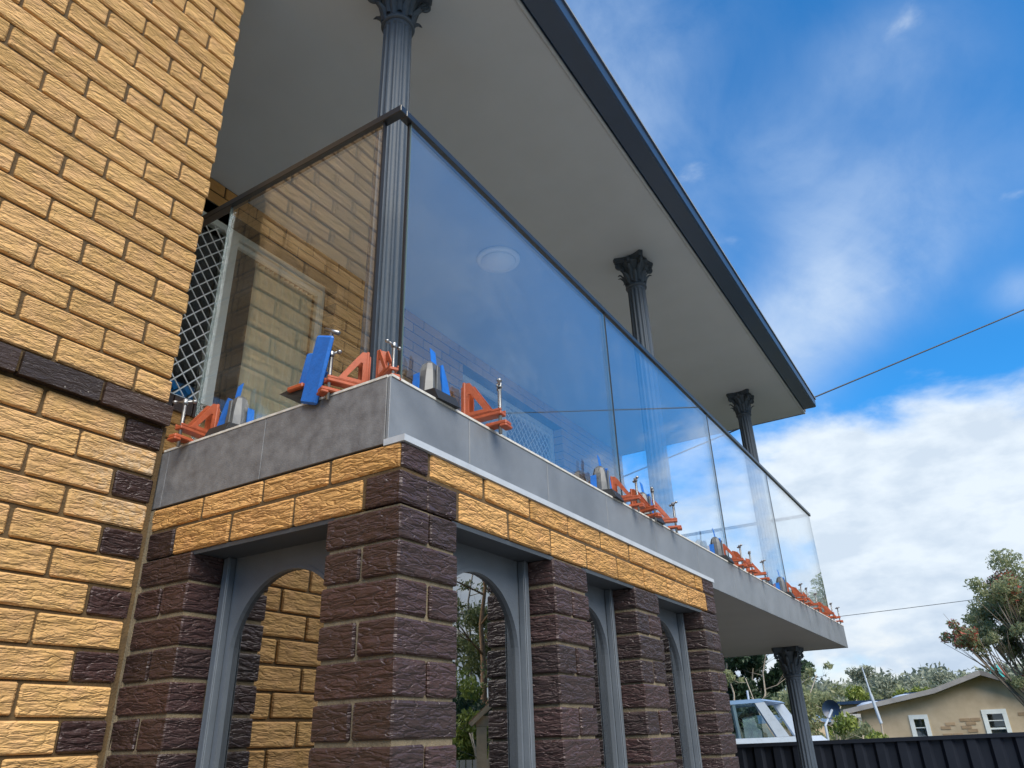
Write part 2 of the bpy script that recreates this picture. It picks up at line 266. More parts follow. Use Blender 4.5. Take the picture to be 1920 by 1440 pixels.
# ------------------------------------------------------------------ mesh helpers
class MB:
    def __init__(s): s.v = []; s.f = []; s.sm = False
    def add(s, v, f):
        n = len(s.v); s.v += [tuple(p) for p in v]; s.f += [tuple(i + n for i in q) for q in f]; return s
    def box(s, a, b):
        x0, y0, z0 = [min(p, q) for p, q in zip(a, b)]; x1, y1, z1 = [max(p, q) for p, q in zip(a, b)]
        return s.add([(x0, y0, z0), (x1, y0, z0), (x1, y1, z0), (x0, y1, z0), (x0, y0, z1), (x1, y0, z1), (x1, y1, z1), (x0, y1, z1)],
                     [(0, 3, 2, 1), (4, 5, 6, 7), (0, 1, 5, 4), (1, 2, 6, 5), (2, 3, 7, 6), (3, 0, 4, 7)])
    def bev(s, a, b, e=.004, jit=0):
        """box with chamfered edges (24 vertices)"""
        a = np.minimum(a, b).astype(float), np.maximum(a, b).astype(float); lo, hi = a
        v = []; idx = {}
        for sx in (0, 1):
            for sy in (0, 1):
                for sz in (0, 1):
                    c = np.array([hi[0] if sx else lo[0], hi[1] if sy else lo[1], hi[2] if sz else lo[2]]); d = np.array([-1 if sx else 1, -1 if sy else 1, -1 if sz else 1]) * e
                    for ax in range(3):
                        p = c + d; p[ax] = c[ax]; 
                        if jit: p = p + np.array([random.uniform(-jit, jit) for _ in range(3)])
                        idx[(sx, sy, sz, ax)] = len(v); v.append(tuple(p))
        f = []
        def q(l):
            p = [np.array(v[i]) for i in l]; n = np.cross(p[1] - p[0], p[2] - p[0]); c = sum(p) / len(p) - (lo + hi) / 2
            f.append(tuple(l) if n @ c > 0 else tuple(l[::-1]))
        for ax in range(3):
            o = [i for i in range(3) if i != ax]
            for sd_ in (0, 1):
                l = []
                for u, w in ((0, 0), (1, 0), (1, 1), (0, 1)):
                    k = [0, 0, 0]; k[ax] = sd_; k[o[0]] = u; k[o[1]] = w; l.append(idx[(*k, ax)])
                q(l)
            for u in (0, 1):
                for w in (0, 1):
                    k0 = [0, 0, 0]; k0[o[0]] = u; k0[o[1]] = w; k1 = list(k0); k1[ax] = 1
                    q([idx[(*k0, o[0])], idx[(*k1, o[0])], idx[(*k1, o[1])], idx[(*k0, o[1])]])
        for sx in (0, 1):
            for sy in (0, 1):
                for sz in (0, 1): q([idx[(sx, sy, sz, i)] for i in range(3)])
        return s.add(v, f)
    def prism(s, poly, axis, a, b):
        """extrude a 2D polygon (in the two other axes, in order) from a to b along axis"""
        n = len(poly); o = [i for i in range(3) if i != axis]; v = []
        for t in (a, b):
            for p in poly:
                q = [0, 0, 0]; q[axis] = t; q[o[0]] = p[0]; q[o[1]] = p[1]; v.append(tuple(q))
        f = [tuple(range(n))[::-1], tuple(range(n, 2 * n))] + [(i, (i + 1) % n, n + (i + 1) % n, n + i) for i in range(n)]
        return s.add(v, f)
    def tube(s, pts, r, n=8, caps=True):
        pts = [Vector(p) for p in pts]; rs = r if isinstance(r, (list, tuple)) else [r] * len(pts); v = []; f = []
        for i, p in enumerate(pts):
            t = (pts[min(i + 1, len(pts) - 1)] - pts[max(i - 1, 0)]).normalized(); a = t.orthogonal().normalized() if abs(t.z) < .9 else Vector((1, 0, 0)).cross(t).normalized(); b = t.cross(a)
            if i == 0: ref = a
            else: a = (ref - t * ref.dot(t)).normalized(); b = t.cross(a); ref = a
            v += [tuple(p + (a * math.cos(2 * PI * k / n) + b * math.sin(2 * PI * k / n)) * rs[i]) for k in range(n)]
        for i in range(len(pts) - 1):
            for k in range(n): f.append((i * n + k, i * n + (k + 1) % n, (i + 1) * n + (k + 1) % n, (i + 1) * n + k))
        if caps: f.append(tuple(range(n))[::-1]); f.append(tuple((len(pts) - 1) * n + k for k in range(n)))
        return s.add(v, f)
    def lathe(s, prof, n=32, rad=lambda a, z: 1, c=(0, 0)):
        v = []; f = []
        for r, z in prof:
            for k in range(n):
                a = 2 * PI * k / n; q = r * rad(a, z); v.append((c[0] + q * math.cos(a), c[1] + q * math.sin(a), z))
        for i in range(len(prof) - 1):
            for k in range(n): f.append((i * n + k, i * n + (k + 1) % n, (i + 1) * n + (k + 1) % n, (i + 1) * n + k))
        f.append(tuple(range(n))[::-1]); f.append(tuple((len(prof) - 1) * n + k for k in range(n)))
        return s.add(v, f)
    def mesh(s, name, m):
        me = bpy.data.meshes.new(name); me.from_pydata(s.v, [], s.f); me.materials.append(m); me.update()
        if s.sm: me.polygons.foreach_set('use_smooth', [True] * len(me.polygons))
        return me
    def build(s, name, m, parent=None, smooth=False):
        s.sm = smooth; o = bpy.data.objects.new(name, s.mesh(name, m)); COL.objects.link(o)
        if parent: o.parent = parent
        return o
def tag(o, label=None, cat=None, group=None, kind=None):
    if label: o['label'] = label
    if cat: o['category'] = cat
    if group: o['group'] = group
    if kind: o['kind'] = kind
    return o
def thing(name, label, cat, loc=(0, 0, 0), rz_=0, group=None):
    o = bpy.data.objects.new(name, None); COL.objects.link(o); o.location = loc; o.rotation_euler = (0, 0, rz_); o.empty_display_size = .1
    return tag(o, label, cat, group)
def dup(src, label, loc, rot=(0, 0, 0), scale=1):
    r = src.copy(); COL.objects.link(r); r.location = loc; r.rotation_euler = rot; r.scale = (scale,) * 3; r['label'] = label
    for ch in list(src.children):
        c = ch.copy(); COL.objects.link(c); c.parent = r
        for g in ch.children:
            d = g.copy(); COL.objects.link(d); d.parent = c
    return r

# bricks ------------------------------------------------------------
_bm = {}
def brick(parent, c, d, m, name='brick', jit=.0012):
    key = (tuple(round(x, 3) for x in d), m.name, random.randrange(3))
    if key not in _bm:
        h = [x / 2 for x in key[0]]; _bm[key] = MB().bev([-x for x in h], h, .0045, .0011).mesh('brick', m)
    o = bpy.data.objects.new(name, _bm[key]); COL.objects.link(o); o.parent = parent
    pl = parent.location
    o.location = [c[i] - pl[i] + random.uniform(-jit, jit) for i in range(3)]
    o.rotation_euler = (random.uniform(-.004, .004), random.uniform(-.004, .004), random.uniform(-.003, .003))
    return o
CH, P, GAP = .086, .249, .010
Z0 = -.179
def rows(za, zb):
    k = math.ceil((za - Z0) / CH + .2)
    while Z0 + k * CH <= zb + .012:
        yield k, Z0 + (k - 1) * CH + GAP / 2, Z0 + k * CH - GAP / 2; k += 1
def lay(u0, u1, phase, holes=()):
    """bricks of a course between u0 and u1, joints at phase + n*P, with holes cut out"""
    segs = [(u0, u1)]
    for a, b in holes:
        ns = []
        for s_, e_ in segs:
            if b <= s_ or a >= e_: ns.append((s_, e_)); continue
            if a > s_: ns.append((s_, a))
            if b < e_: ns.append((b, e_))
        segs = ns
    out = []
    for s_, e_ in segs:
        n = math.floor((s_ - phase) / P); j = phase + n * P
        while j < e_:
            a = s_ if j <= s_ else j + GAP / 2; b = e_ if j + P >= e_ else j + P - GAP / 2
            if b - a > .03: out.append((a, b))
            j += P
    return out

# ------------------------------------------------------------------ ground
g = MB(); nx = 26
gx = np.concatenate([np.linspace(-900, -60, 7), np.linspace(-40, 40, 17), np.linspace(60, 900, 7)])
def gz(x, y):
    d = math.hypot(x, y - 5); z = -2.45 - .35 * min(1, max(0, (y - 7.5) / 10))
    if d > 35: z += 1.1 * min(1, (d - 35) / 50) * .6
    return z
vv = [(x, y, gz(x, y)) for y in gx for x in gx]; n = len(gx)
g.add(vv, [(j * n + i, j * n + i + 1, (j + 1) * n + i + 1, (j + 1) * n + i) for j in range(n - 1) for i in range(n - 1)])
tag(g.build('ground', GRASS, smooth=True), 'grassy ground running out to the hills', kind='structure')
g = MB().box((-.9, -9, -2.55), (9.5, 8.0, -2.446))  # unseen paving added to bounce light onto soffit and walls
tag(g.build('bounce_apron', CONC), 'unseen concrete apron added to bounce light up at the brick house', kind='structure')

# ------------------------------------------------------------------ left wall
lw = thing('brick_wall', 'tall combed yellow brick wall filling the left side, with a dark brown sill course across it', 'wall', (-.952, 0, -2.45))
def lb(ob, parent):  # place a mesh built in world coordinates under a thing
    ob.parent = parent; ob.matrix_parent_inverse = Matrix.Translation(-Vector(parent.location)) @ Matrix.Identity(4); return ob
m = MB().box((-1.09, -3.6, -2.45), (-.961, -.020, 2.315)); m.box((-1.09, -.020, -2.45), (-.957, .0, .085)); lb(m.build('mortar', MORT), lw); lb(MB().box((-.9605, .0005, -2.45), (-.938, .06, -.195)).build('corner_mortar', MORTD), lw)
far = {YB.name: (MB(), YB), BB.name: (MB(), BB)}
for k, za, zb in rows(-2.45, 2.32):
    half = k % 2 == 1
    ph = -.138 if half else -.262
    if k == 4: continue
    top = -.012
    for a, b in lay(-3.5, top, ph):
        mm = YB
        if k < 4 and half and b > -.05: mm = BB
        x1 = -.952 + (0 if k >= 4 else 0)
        if a > -1.35 and za > -1.35: 
            brick(lw, ((x1 - .05), (a + b) / 2, (za + zb) / 2), (.10, b - a, zb - za), mm, jit=.0016)
        else: far[mm.name][0].bev((x1 - .1, a, za), (x1, b, zb), .0045, .001)
for mb, mm in far.values():
    if mb.v: tag(lb(mb.build('outer_bricks', mm), lw), kind='stuff')
# sill course: sloping dark bricks, proud of the wall
def sill_course(parent, x, ys, ztop, zbot, proud, back):
    for a, b in ys:
        mb = MB(); mb.prism([(a + .004, -1), (b - .004, -1)] and [(x - back, zbot + .006), (x + proud, zbot - .004), (x + proud + .004, zbot + (ztop - zbot) * .72), (x - back, ztop + .004)], 1, a + .004, b - .004)
        lb(mb.build('sill_brick', BS), parent)
ys = []; y = -.006
while y > -3.3: ys.append((y - .235, y)); y -= .2385
sill_course(lw, -.952, ys, .172, .086, .024, .09)
m = MB().box((-1.05, -3.5, .092), (-.94, -.014, .150)); lb(m.build('sill_mortar', MORT), lw)

# return wall of the block, facing the balcony
rw = thing('return_wall', 'yellow brick return wall at the end of the balcony, seen mirrored in the window', 'wall', (-1.6, -.012, 0))
m = MB().box((-2.2, -.12, 0), (-1.09, -.021, 2.315)); lb(m.build('mortar', MORT), rw)
for k, za, zb in rows(0.01, 2.32):
    for a, b in lay(-2.2, -1.056 if True else 0, -1.065 if k % 2 else -1.19): brick(rw, ((a + b) / 2, -.062, (za + zb) / 2), (b - a, .10, zb - za), YB)

# ------------------------------------------------------------------ recessed upper wall with two windows
WX = -2.2
uw = thing('upper_wall', 'orange brick wall at the back of the balcony with two white framed windows', 'wall', (WX, 3, 0))
OP = [(.16, 1.838, .84, 2.143), (3.40, 5.22, .84, 2.143)]
m = MB()
zs = [0, .84, 2.143, 2.315]; yy = [-.012, .16, 1.838, 3.40, 5.22, 6.80]
for i in range(3):
    for j in range(5):
        if i == 1 and j in (1, 3): continue
        m.box((WX - .115, yy[j] + (.009 if i == 1 and j in (2, 4) else 0), zs[i]), (WX - .009, yy[j + 1] - (.009 if i == 1 and j in (0, 2) else 0), zs[i + 1] if i != 0 else zs[1] - .01))
lb(m.build('mortar', MORT), uw)
far = MB()
for k, za, zb in rows(.01, 2.33):
    zm = (za + zb) / 2; hol = [(a, b) for a, b, c, d in OP if c - .09 < zm < d]
    for a, b in lay(0, 6.8, .970 if k % 2 == 0 else 1.104, hol):
        if a < 3.3: brick(uw, (WX - .055, (a + b) / 2, zm), (.11, b - a, zb - za), YO)
        else: far.bev((WX - .11, a, za), (WX, b, zb), .0045, .001)
tag(lb(far.build('outer_bricks', YO), uw), kind='stuff')
for a, b, c, d in OP:
    ys = []; y = a - .0
    while y < b - .05: ys.append((y, min(y + .119, b))); y += .119
    sill_course(uw, WX, ys, c + .02, c - .088, .022, .10)
    # steel lintel
    lb(MB().box((WX - .11, a - .1, d), (WX - .004, b + .1, d + .006)).build('steel_lintel', BLACK), uw)
def grille(mb, x, y0, y1, z0, z1, pitch=.098, r=.0042):
    """expanded diamond grille"""
    h = pitch
    def strand(sgn, c):
        pts = []
        t = y0; 
        while t <= y1 + 1e-6:
            z = c + sgn * (t - y0) * 1.12
            if z0 <= z <= z1: pts.append((x + (.003 if sgn > 0 else -.003), t, z))
            t += .0245
        if len(pts) > 1: mb.tube(pts, r, 5, False)
    span = (y1 - y0) * 1.12; c = z0 - span
    while c < z1:
        strand(1, c); c += h
    c = z0
    while c < z1 + span:
        strand(-1, c); c += h
def window(a, b, c, d, mull, mesh_first):
    x = WX - .112; w = MB()
    t = .045
    w.box((x - .05, a, d - t), (x, b, d)); w.box((x - .05, a, c + .02), (x, b, c + .02 + t)); w.box((x - .052, a, c + .02 + t), (x + .002, a + t, d - t)); w.box((x - .052, b - t * .6, c + .02 + t), (x + .002, b, d - t))
    fr = lb(w.build('window_frame', WHITE), uw)
    w = MB().box((x - .04, mull - .03, c + .06), (x + .018, mull + .045, d - t + .002)); lb(w.build('mullion', WHITE), fr)
    w = MB().box((x - .035, mull + .045, d - t - .05), (x - .005, b - t * .6, d - t - .02)); w.box((x - .035, b - t * .6 - .03, c + .065), (x - .005, b - t * .6 - .001, d - t - .05)); lb(w.build('sash', WHITE), fr)
    lb(MB().box((x - .028, a + t, c + .066), (x - .022, b - .028, d - t)).build('pane', GLASSW), fr)
    s0, s1 = (a + t, mull - .03) if mesh_first else (mull + .045, b - .03)
    gm = MB(); grille(gm, x + .006, s0, s1, c + .05, d - t); lb(gm.build('security_grille', WIRE), fr)
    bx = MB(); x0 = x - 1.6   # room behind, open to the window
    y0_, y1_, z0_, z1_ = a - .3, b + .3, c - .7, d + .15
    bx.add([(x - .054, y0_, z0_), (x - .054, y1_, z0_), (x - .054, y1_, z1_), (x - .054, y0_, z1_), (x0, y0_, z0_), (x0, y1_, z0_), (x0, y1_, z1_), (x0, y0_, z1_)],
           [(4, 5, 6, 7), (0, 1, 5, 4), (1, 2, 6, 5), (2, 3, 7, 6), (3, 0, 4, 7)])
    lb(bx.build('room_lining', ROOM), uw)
window(*OP[0], 1.02, True); window(*OP[1], 4.2, False)
cu = MB(); nn = 60; v = []
for i in range(nn + 1):
    yq = 1.30 + i * .52 / nn; xq = WX - .21 + .018 * math.sin(i * 1.25) + .006 * math.sin(i * 2.9)
    v += [(xq, yq, .9), (xq, yq, 1.4), (xq, yq, 2.08)]
cu.add(v, [(i * 3 + j, i * 3 + 3 + j, i * 3 + 4 + j, i * 3 + 1 + j) for i in range(nn) for j in range(2)])
tag(cu.build('curtain', CURT, smooth=True), 'cream curtain drawn to the right side behind the nearer balcony window', 'curtain')

# ------------------------------------------------------------------ slab
sl = thing('balcony_slab', 'concrete balcony slab edged with grey tiles over the brick arches', 'balcony', (0, 0, 0))
m = MB().box((-2.2, .010, -.186), (-.010, 6.350, -.004)); m.build('slab_core', SOFF2, sl)
for a, b in zip([0, .354, .819, 1.289, 1.776, 2.343, 2.95, 3.58, 4.2, 4.85, 5.5], [.354, .819, 1.289, 1.776, 2.343, 2.95, 3.58, 4.2, 4.85, 5.5, 6.36]):
    MB().bev((-.010, a + (.0012 if a else .0), -.192), (0, b - .0012, -.003), .0012).build('fascia_tile', TILE, sl)
for a, b in ((-.952, -.915), (-.915, -.470), (-.470, -.0115)):
    MB().bev((a + .001, 0, -.190), (b - .001, .010, -.004), .0012).build('fascia_tile', TILEL, sl)
MB().box((-.012, 0.002, -.004), (.003, 6.36, .003)).box((-.945, -.002, -.004), (-.012, .012, .0028)).build('edge_trim', TRIM, sl)
m = MB()
MB().box((-2.2, .012, -.0035), (-.0125, 6.352, .0)).build('floor_tiles', FLOORT, sl)
MB().box((-2.2, 6.3505, -.190), (-.010, 6.36, -.004)).build('end_fascia', TILE, sl)

# ------------------------------------------------------------------ brick beam over the arches
FX = .049
bb = thing('brick_beam', 'two course yellow brick beam with dark end bricks above the arched openings', 'beam', (0, 0, -.27))
m = MB().box((-.955, .006, -.346), (FX - .006, .22, -.194)); m.box((-.18, .22, -.346), (FX - .006, 2.355, -.194)); lb(m.build('mortar', MORT), bb)
# left face, course A (upper) and B
zA = (-.254, -.198); zB = (-.346, -.265)
zA = (-.260, -.196); zB = (-.348, -.270)
for a, b in ((-.945, -.712), (-.702, -.456), (-.446, -.201), (-.191, .041)): brick(bb, ((a + b) / 2, .052, sum(zA) / 2), (b - a, .104, zA[1] - zA[0]), YO)
for a, b, mm in ((-.945, -.822, BB), (-.811, -.573, YO), (-.563, -.324, YO), (-.314, -.078, YO), (-.066, FX, BB)): 
    brick(bb, ((a + b) / 2, .052, sum(zB) / 2), (b - a, .104, zB[1] - zB[0]), mm)
# front face
u = .110
brick(bb, (FX - .004, .052, sum(zA) / 2), (.008, .103, zA[1] - zA[0]), BB, jit=0)
for i in range(8):
    a, b = .115 + i * P, .351 + i * P; brick(bb, (FX - .05, (a + b) / 2, sum(zA) / 2), (.10, b - a, zA[1] - zA[0]), YO)
brick(bb, (FX - .05, (2.108 + 2.20) / 2, sum(zA) / 2), (.10, .092, zA[1] - zA[0]), YO); brick(bb, (FX - .05, (2.21 + 2.362) / 2, sum(zA) / 2), (.10, .152, zA[1] - zA[0]), BB)
brick(bb, (FX - .05, (.107 + .229) / 2, sum(zB) / 2), (.10, .122, zB[1] - zB[0]), BB)
for i in range(8):
    a, b = .241 + i * P, .477 + i * P; brick(bb, (FX - .05, (a + b) / 2, sum(zB) / 2), (.10, b - a, zB[1] - zB[0]), YO)
brick(bb, (FX - .05, (2.236 + 2.362) / 2, sum(zB) / 2), (.10, .126, zB[1] - zB[0]), BB)
fl = MB().box((-.012, -.003, -.197), (FX + .007, .022, -.180)); fl.box((.0015, .022, -.197), (FX + .007, 2.368, -.180))
tag(fl.build('flashing_strip', FLASH), 'white metal flashing strip along the top of the front brick beam', 'flashing')
for (a, b) in ((.235, .733), (.97, 1.368), (1.608, 2.14)):
    lb(MB().box((-.17, a - .02, -.357), (FX - .012, b + .02, -.350)).box((FX - .0125, a - .02, -.362), (FX - .0075, b + .02, -.350)).build('steel_lintel', LINT), bb)
lb(MB().box((-.735, .012, -.357), (-.175, .2, -.350)).box((-.735, .0075, -.362), (-.175, .0125, -.350)).build('steel_lintel', LINT), bb)

# ------------------------------------------------------------------ piers
def pier(label, x0, x1, y0, y1, first_long_x):
    t = thing('brick_pier', label, 'pier', ((x0 + x1) / 2, (y0 + y1) / 2, -2.45), group='brown brick piers')
    lb(MB().box((x0 + .009, y0 + .009, -2.45), (x1 - .009, y1 - .009, -.352)).build('mortar', MORTD), t)
    i = 0
    for k, za, zb in reversed(list(rows(-2.46, -.345))):
        lx = first_long_x if i % 2 == 0 else not first_long_x; i += 1; c = (za + zb) / 2; h = zb - za
        if lx:
            ym = (y0 + y1) / 2
            for a, b in ((y0, ym - .005), (ym + .005, y1)): brick(t, ((x0 + x1) / 2, (a + b) / 2, c), (x1 - x0, b - a, h), BB, jit=.0022)
        else:
            xm = (x0 + x1) / 2
            for a, b in ((x0, xm - .005), (xm + .005, x1)): brick(t, ((a + b) / 2, (y0 + y1) / 2, c), (b - a, y1 - y0, h), BB, jit=.0022)
pier('dark brown brick pier in the inside corner against the tall yellow wall', -.948, -.718, 0, .24, True)
pier('dark brown brick pier at the near corner of the balcony, closest to the camera', -.191, FX, 0, .231, True)
pier('dark brown brick pier between the first and second front arches', -.191, FX, .738, .970, False)
pier('dark brown brick pier between the second and third front arches', -.191, FX, 1.369, 1.604, False)
pier('dark brown brick pier at the far end of the brickwork beside the open carport', -.191, FX, 2.14, 2.362, False)

# ------------------------------------------------------------------ arched windows
def arched(label, w, rad, spring, loc, rot, e=.03):
    """local: opening from u=0..w along X, outside is -Y, z absolute"""
    t = thing('arched_window', label, 'window', loc, rot, 'grey arched windows')
    zt = -.357; zb = -2.40; cx_ = w / 2; n = 28; pts = [(0.0, zb), (0.0, zt), (w, zt), (w, zb), (cx_ + rad, zb)]
    arc = [(cx_ + (rad + .003) * math.cos(PI * i / n), spring + (rad + .003) * math.sin(PI * i / n)) for i in range(n + 1)]
    v = []; f = []
    # panel built as quads between arc and outer boundary
    outer = []
    for i in range(n + 1):
        a = PI * i / n; c_, s_ = math.cos(a), math.sin(a)
        tx = (w / 2) / max(1e-6, abs(c_)); tz = (zt - spring) / max(1e-6, s_); q = min(tx, tz); outer.append((cx_ + q * c_, spring + q * s_))
    # insert corners
    inn = list(arc); out_ = list(outer)
    def slab(front, back):
        b0 = len(v)
        for (p, q) in zip(inn, out_): v.extend([(p[0], front, p[1]), (q[0], front, q[1]), (p[0], back, p[1]), (q[0], back, q[1])])
        for i in range(len(inn) - 1):
            j = b0 + 4 * i; f.extend([(j, j + 4, j + 5, j + 1), (j + 2, j + 3, j + 7, j + 6), (j, j + 2, j + 6, j + 4)])
    slab(.0, .022)
    for cxn, s_ in ((0, 1), (w, -1)):
        # corner fillers of the boundary polygon
        i0 = min(range(n + 1), key=lambda i: math.hypot(outer[i][0] - cxn, outer[i][1] - zt)); 
        a_ = [o for o in outer if abs(o[0] - cxn) < 1e-4]; b_ = [o for o in outer if abs(o[1] - zt) < 1e-4]
        pa = max(a_, key=lambda p: p[1]); pb = min(b_, key=lambda p: abs(p[0] - cxn)); b0 = len(v)
        v.extend([(pa[0], 0, pa[1]), (cxn, 0, zt), (pb[0], 0, pb[1])]); f.append((b0, b0 + 1, b0 + 2))
    pm = MB().add(v, f)
    pm.box((0, .0, zb), (cx_ - rad - .003, .022, spring)).box((cx_ + rad + .003, .0, zb), (w, .022, spring)); pm.build('arch_panel', FRM, t)
    # reveal rim that follows the arch
    rim = MB(); rv = []; rf = []
    path = [(cx_ + rad * math.cos(PI * i / n), spring + rad * math.sin(PI * i / n)) for i in range(n + 1)]
    for p in path:
        d = Vector((p[0] - cx_, p[1] - spring)) if p[1] > spring - 1e-6 else Vector((1 if p[0] > cx_ else -1, 0)); d.normalize()
        rv += [(p[0], -.002, p[1]), (p[0] + d.x * .010, -.002, p[1] + d.y * .010), (p[0] + d.x * .010, .03, p[1] + d.y * .010), (p[0], .03, p[1])]
    for i in range(len(path) - 1):
        for k in range(4): rf.append((i * 4 + k, i * 4 + (k + 1) % 4, i * 4 + 4 + (k + 1) % 4, i * 4 + 4 + k))
    rim.add(rv, rf); rim.box((cx_ - rad - .010, -.002, zb), (cx_ - rad, .03, spring)).box((cx_ + rad, -.002, zb), (cx_ + rad + .010, .03, spring)); rim.build('arch_rim', FRM, t)
    for s0, s1 in ((0.0, e), (w - e, w)):
        st = MB().bev((s0, -.024, zb), (s1, -.0005, zt), .003); a_ = s0 + (e * .72 if s0 == 0 else 0); st.bev((a_, -.028, zb), (a_ + e * .28, -.024, zt), .0015); st.build('stile', FRM, t)
    MB().box((cx_ - rad - .002, .012, zb), (cx_ + rad + .002, .018, spring + rad + .002)).build('pane', GLASSM, t)
    return t
arched('grey arched window between the inside corner pier and the near corner pier, reflecting yellow bricks', .525, .213, -.632, (-.717, .132, 0), 0)
arched('grey arched window right of the near corner pier, reflecting gum trees and a pergola', .505, .214, -.640, (-.066, .232, 0), R(90))
arched('middle narrow grey arched window of the front between two brown piers', .397, .158, -.592, (-.066, .971, 0), R(90))
arched('farthest grey arched window of the front beside the last brown pier', .534, .225, -.632, (-.066, 1.605, 0), R(90))
m = MB().box((-2.2, .25, -2.44), (-.21, .26, -.36)); m = MB()
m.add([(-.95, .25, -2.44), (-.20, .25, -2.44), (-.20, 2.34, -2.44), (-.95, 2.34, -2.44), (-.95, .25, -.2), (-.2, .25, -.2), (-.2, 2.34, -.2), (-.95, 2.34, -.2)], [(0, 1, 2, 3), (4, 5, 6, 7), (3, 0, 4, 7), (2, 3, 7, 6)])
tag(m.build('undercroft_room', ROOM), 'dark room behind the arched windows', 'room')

# unseen ground floor house wall under the slab, added to keep it dark
gw = thing('carport_wall', 'unseen yellow brick wall added at the back of the open carport to keep it dark', 'wall', (-2.2, 4, -2.45))
lb(MB().box((-2.4, 2.38, -2.45), (-2.21, 6.2, -.19)).build('mortar', MORT), gw)
mb = MB()
for k, za, zb in rows(-2.44, -.2):
    for a, b in lay(2.4, 6.2, 0 if k % 2 else .125): mb.bev((-2.3, a, za), (-2.2, b, zb), .0045)
tag(lb(mb.build('wall_bricks', YB), gw), kind='stuff')
ew = thing('end_wall', 'brick end wall closing the room behind the arches at the carport', 'wall', (-1.2, 2.36, -2.45))
lb(MB().box((-2.2, 2.345, -2.45), (-.20, 2.36, -.19)).build('mortar', MORT), ew)
# rest of the house body
hb = thing('house_body', 'main volume of the brick house behind the balcony and tall wall', 'house', (-5, 2, -2.45))
lb(MB().box((-9, -3.6, -2.45), (-4.1, 6.2, 2.3)).box((-4.1, -3.6, -2.45), (-1.09, -3.5, 2.3)).box((-4.1, 6.70, 0), (-2.32, 6.79, 2.31)).box((-4.1, -3.5, -.19), (-2.21, 6.7, -.02)).build('walls', YB), hb)

# ------------------------------------------------------------------ roof
rf = thing('roof', 'house roof with pale flat soffit and dark blue gutter over the balcony', 'roof', (0, 0, 2.31))
RX, RY = .002, 6.83; ZS = 2.31
def rb(mb, n_, m_): return lb(mb.build(n_, m_), rf)
rb(MB().box((-9.2, -.004, ZS + .005), (RX, RY, ZS + .013)), 'soffit', SOFF)
rb(MB().tube([(RX + .004, -.004, ZS + .004), (RX + .004, RY, ZS + .004)], .011, 10), 'soffit_bead', BEAD)
rb(MB().box((RX + .0, -.004, ZS + .016), (RX + .012, RY - .001, ZS + .16)), 'fascia_board', NAVY)
g = [(RX + .014, ZS + .135), (RX + .014, ZS + .018), (RX + .026, ZS + .006), (RX + .140, ZS + .003), (RX + .152, ZS + .012), (RX + .156, ZS + .085), (RX + .166, ZS + .09), (RX + .166, ZS + .102), (RX + .150, ZS + .102), (RX + .148, ZS + .018), (RX + .138, ZS + .010), (RX + .03, ZS + .013), (RX + .021, ZS + .02), (RX + .021, ZS + .135)]
rb(MB().prism(g, 1, -.004, RY - .11), 'gutter', NAVY)
rb(MB().tube([(RX + .161, -.003, ZS + .096), (RX + .161, RY - .111, ZS + .096)], .008, 8), 'gutter_lip', BEAD)  # light caught by the lip is painted as a paler colour
rb(MB().box((-9.2, RY, ZS + .002), (RX + .012, RY + .014, ZS + .16)), 'barge_board', NAVY)
pv = [(-9.2, ZS + .02), (RX + .02, ZS + .02), (RX + .05, ZS + .150), (-4.6, ZS + 1.45), (-9.2, ZS + .15)]
rb(MB().prism(pv, 1, -.004, RY - .002), 'roof_sheet', ROOFM)
rb(MB().prism([(-9.2, ZS + .02), (-1.0, ZS + .02), (-.93, ZS + .16), (-4.6, ZS + 1.45), (-9.2, ZS + .15)], 1, -3.9, -.0045), 'roof_sheet', ROOFM)
rb(MB().box((-.945, -3.9, ZS + .03), (-.82, -.006, ZS + .13)), 'side_gutter', NAVY)

# ceiling lights
def clight(label, x, y):
    t = thing('ceiling_light', label, 'ceiling light', (x, y, ZS + .005), group='round ceiling lights')
    MB().lathe([(.155, 0), (.160, -.008), (.155, -.022), (.13, -.026)], 40).build('rim', LAMPM, t, True)
    MB().lathe([(.128, -.0262), (.120, -.040), (.08, -.055), (.02, -.062)], 40).build('diffuser', LAMPM, t, True)
clight('round white ceiling light on the soffit above the first glass panel', -1.21, 2.46)

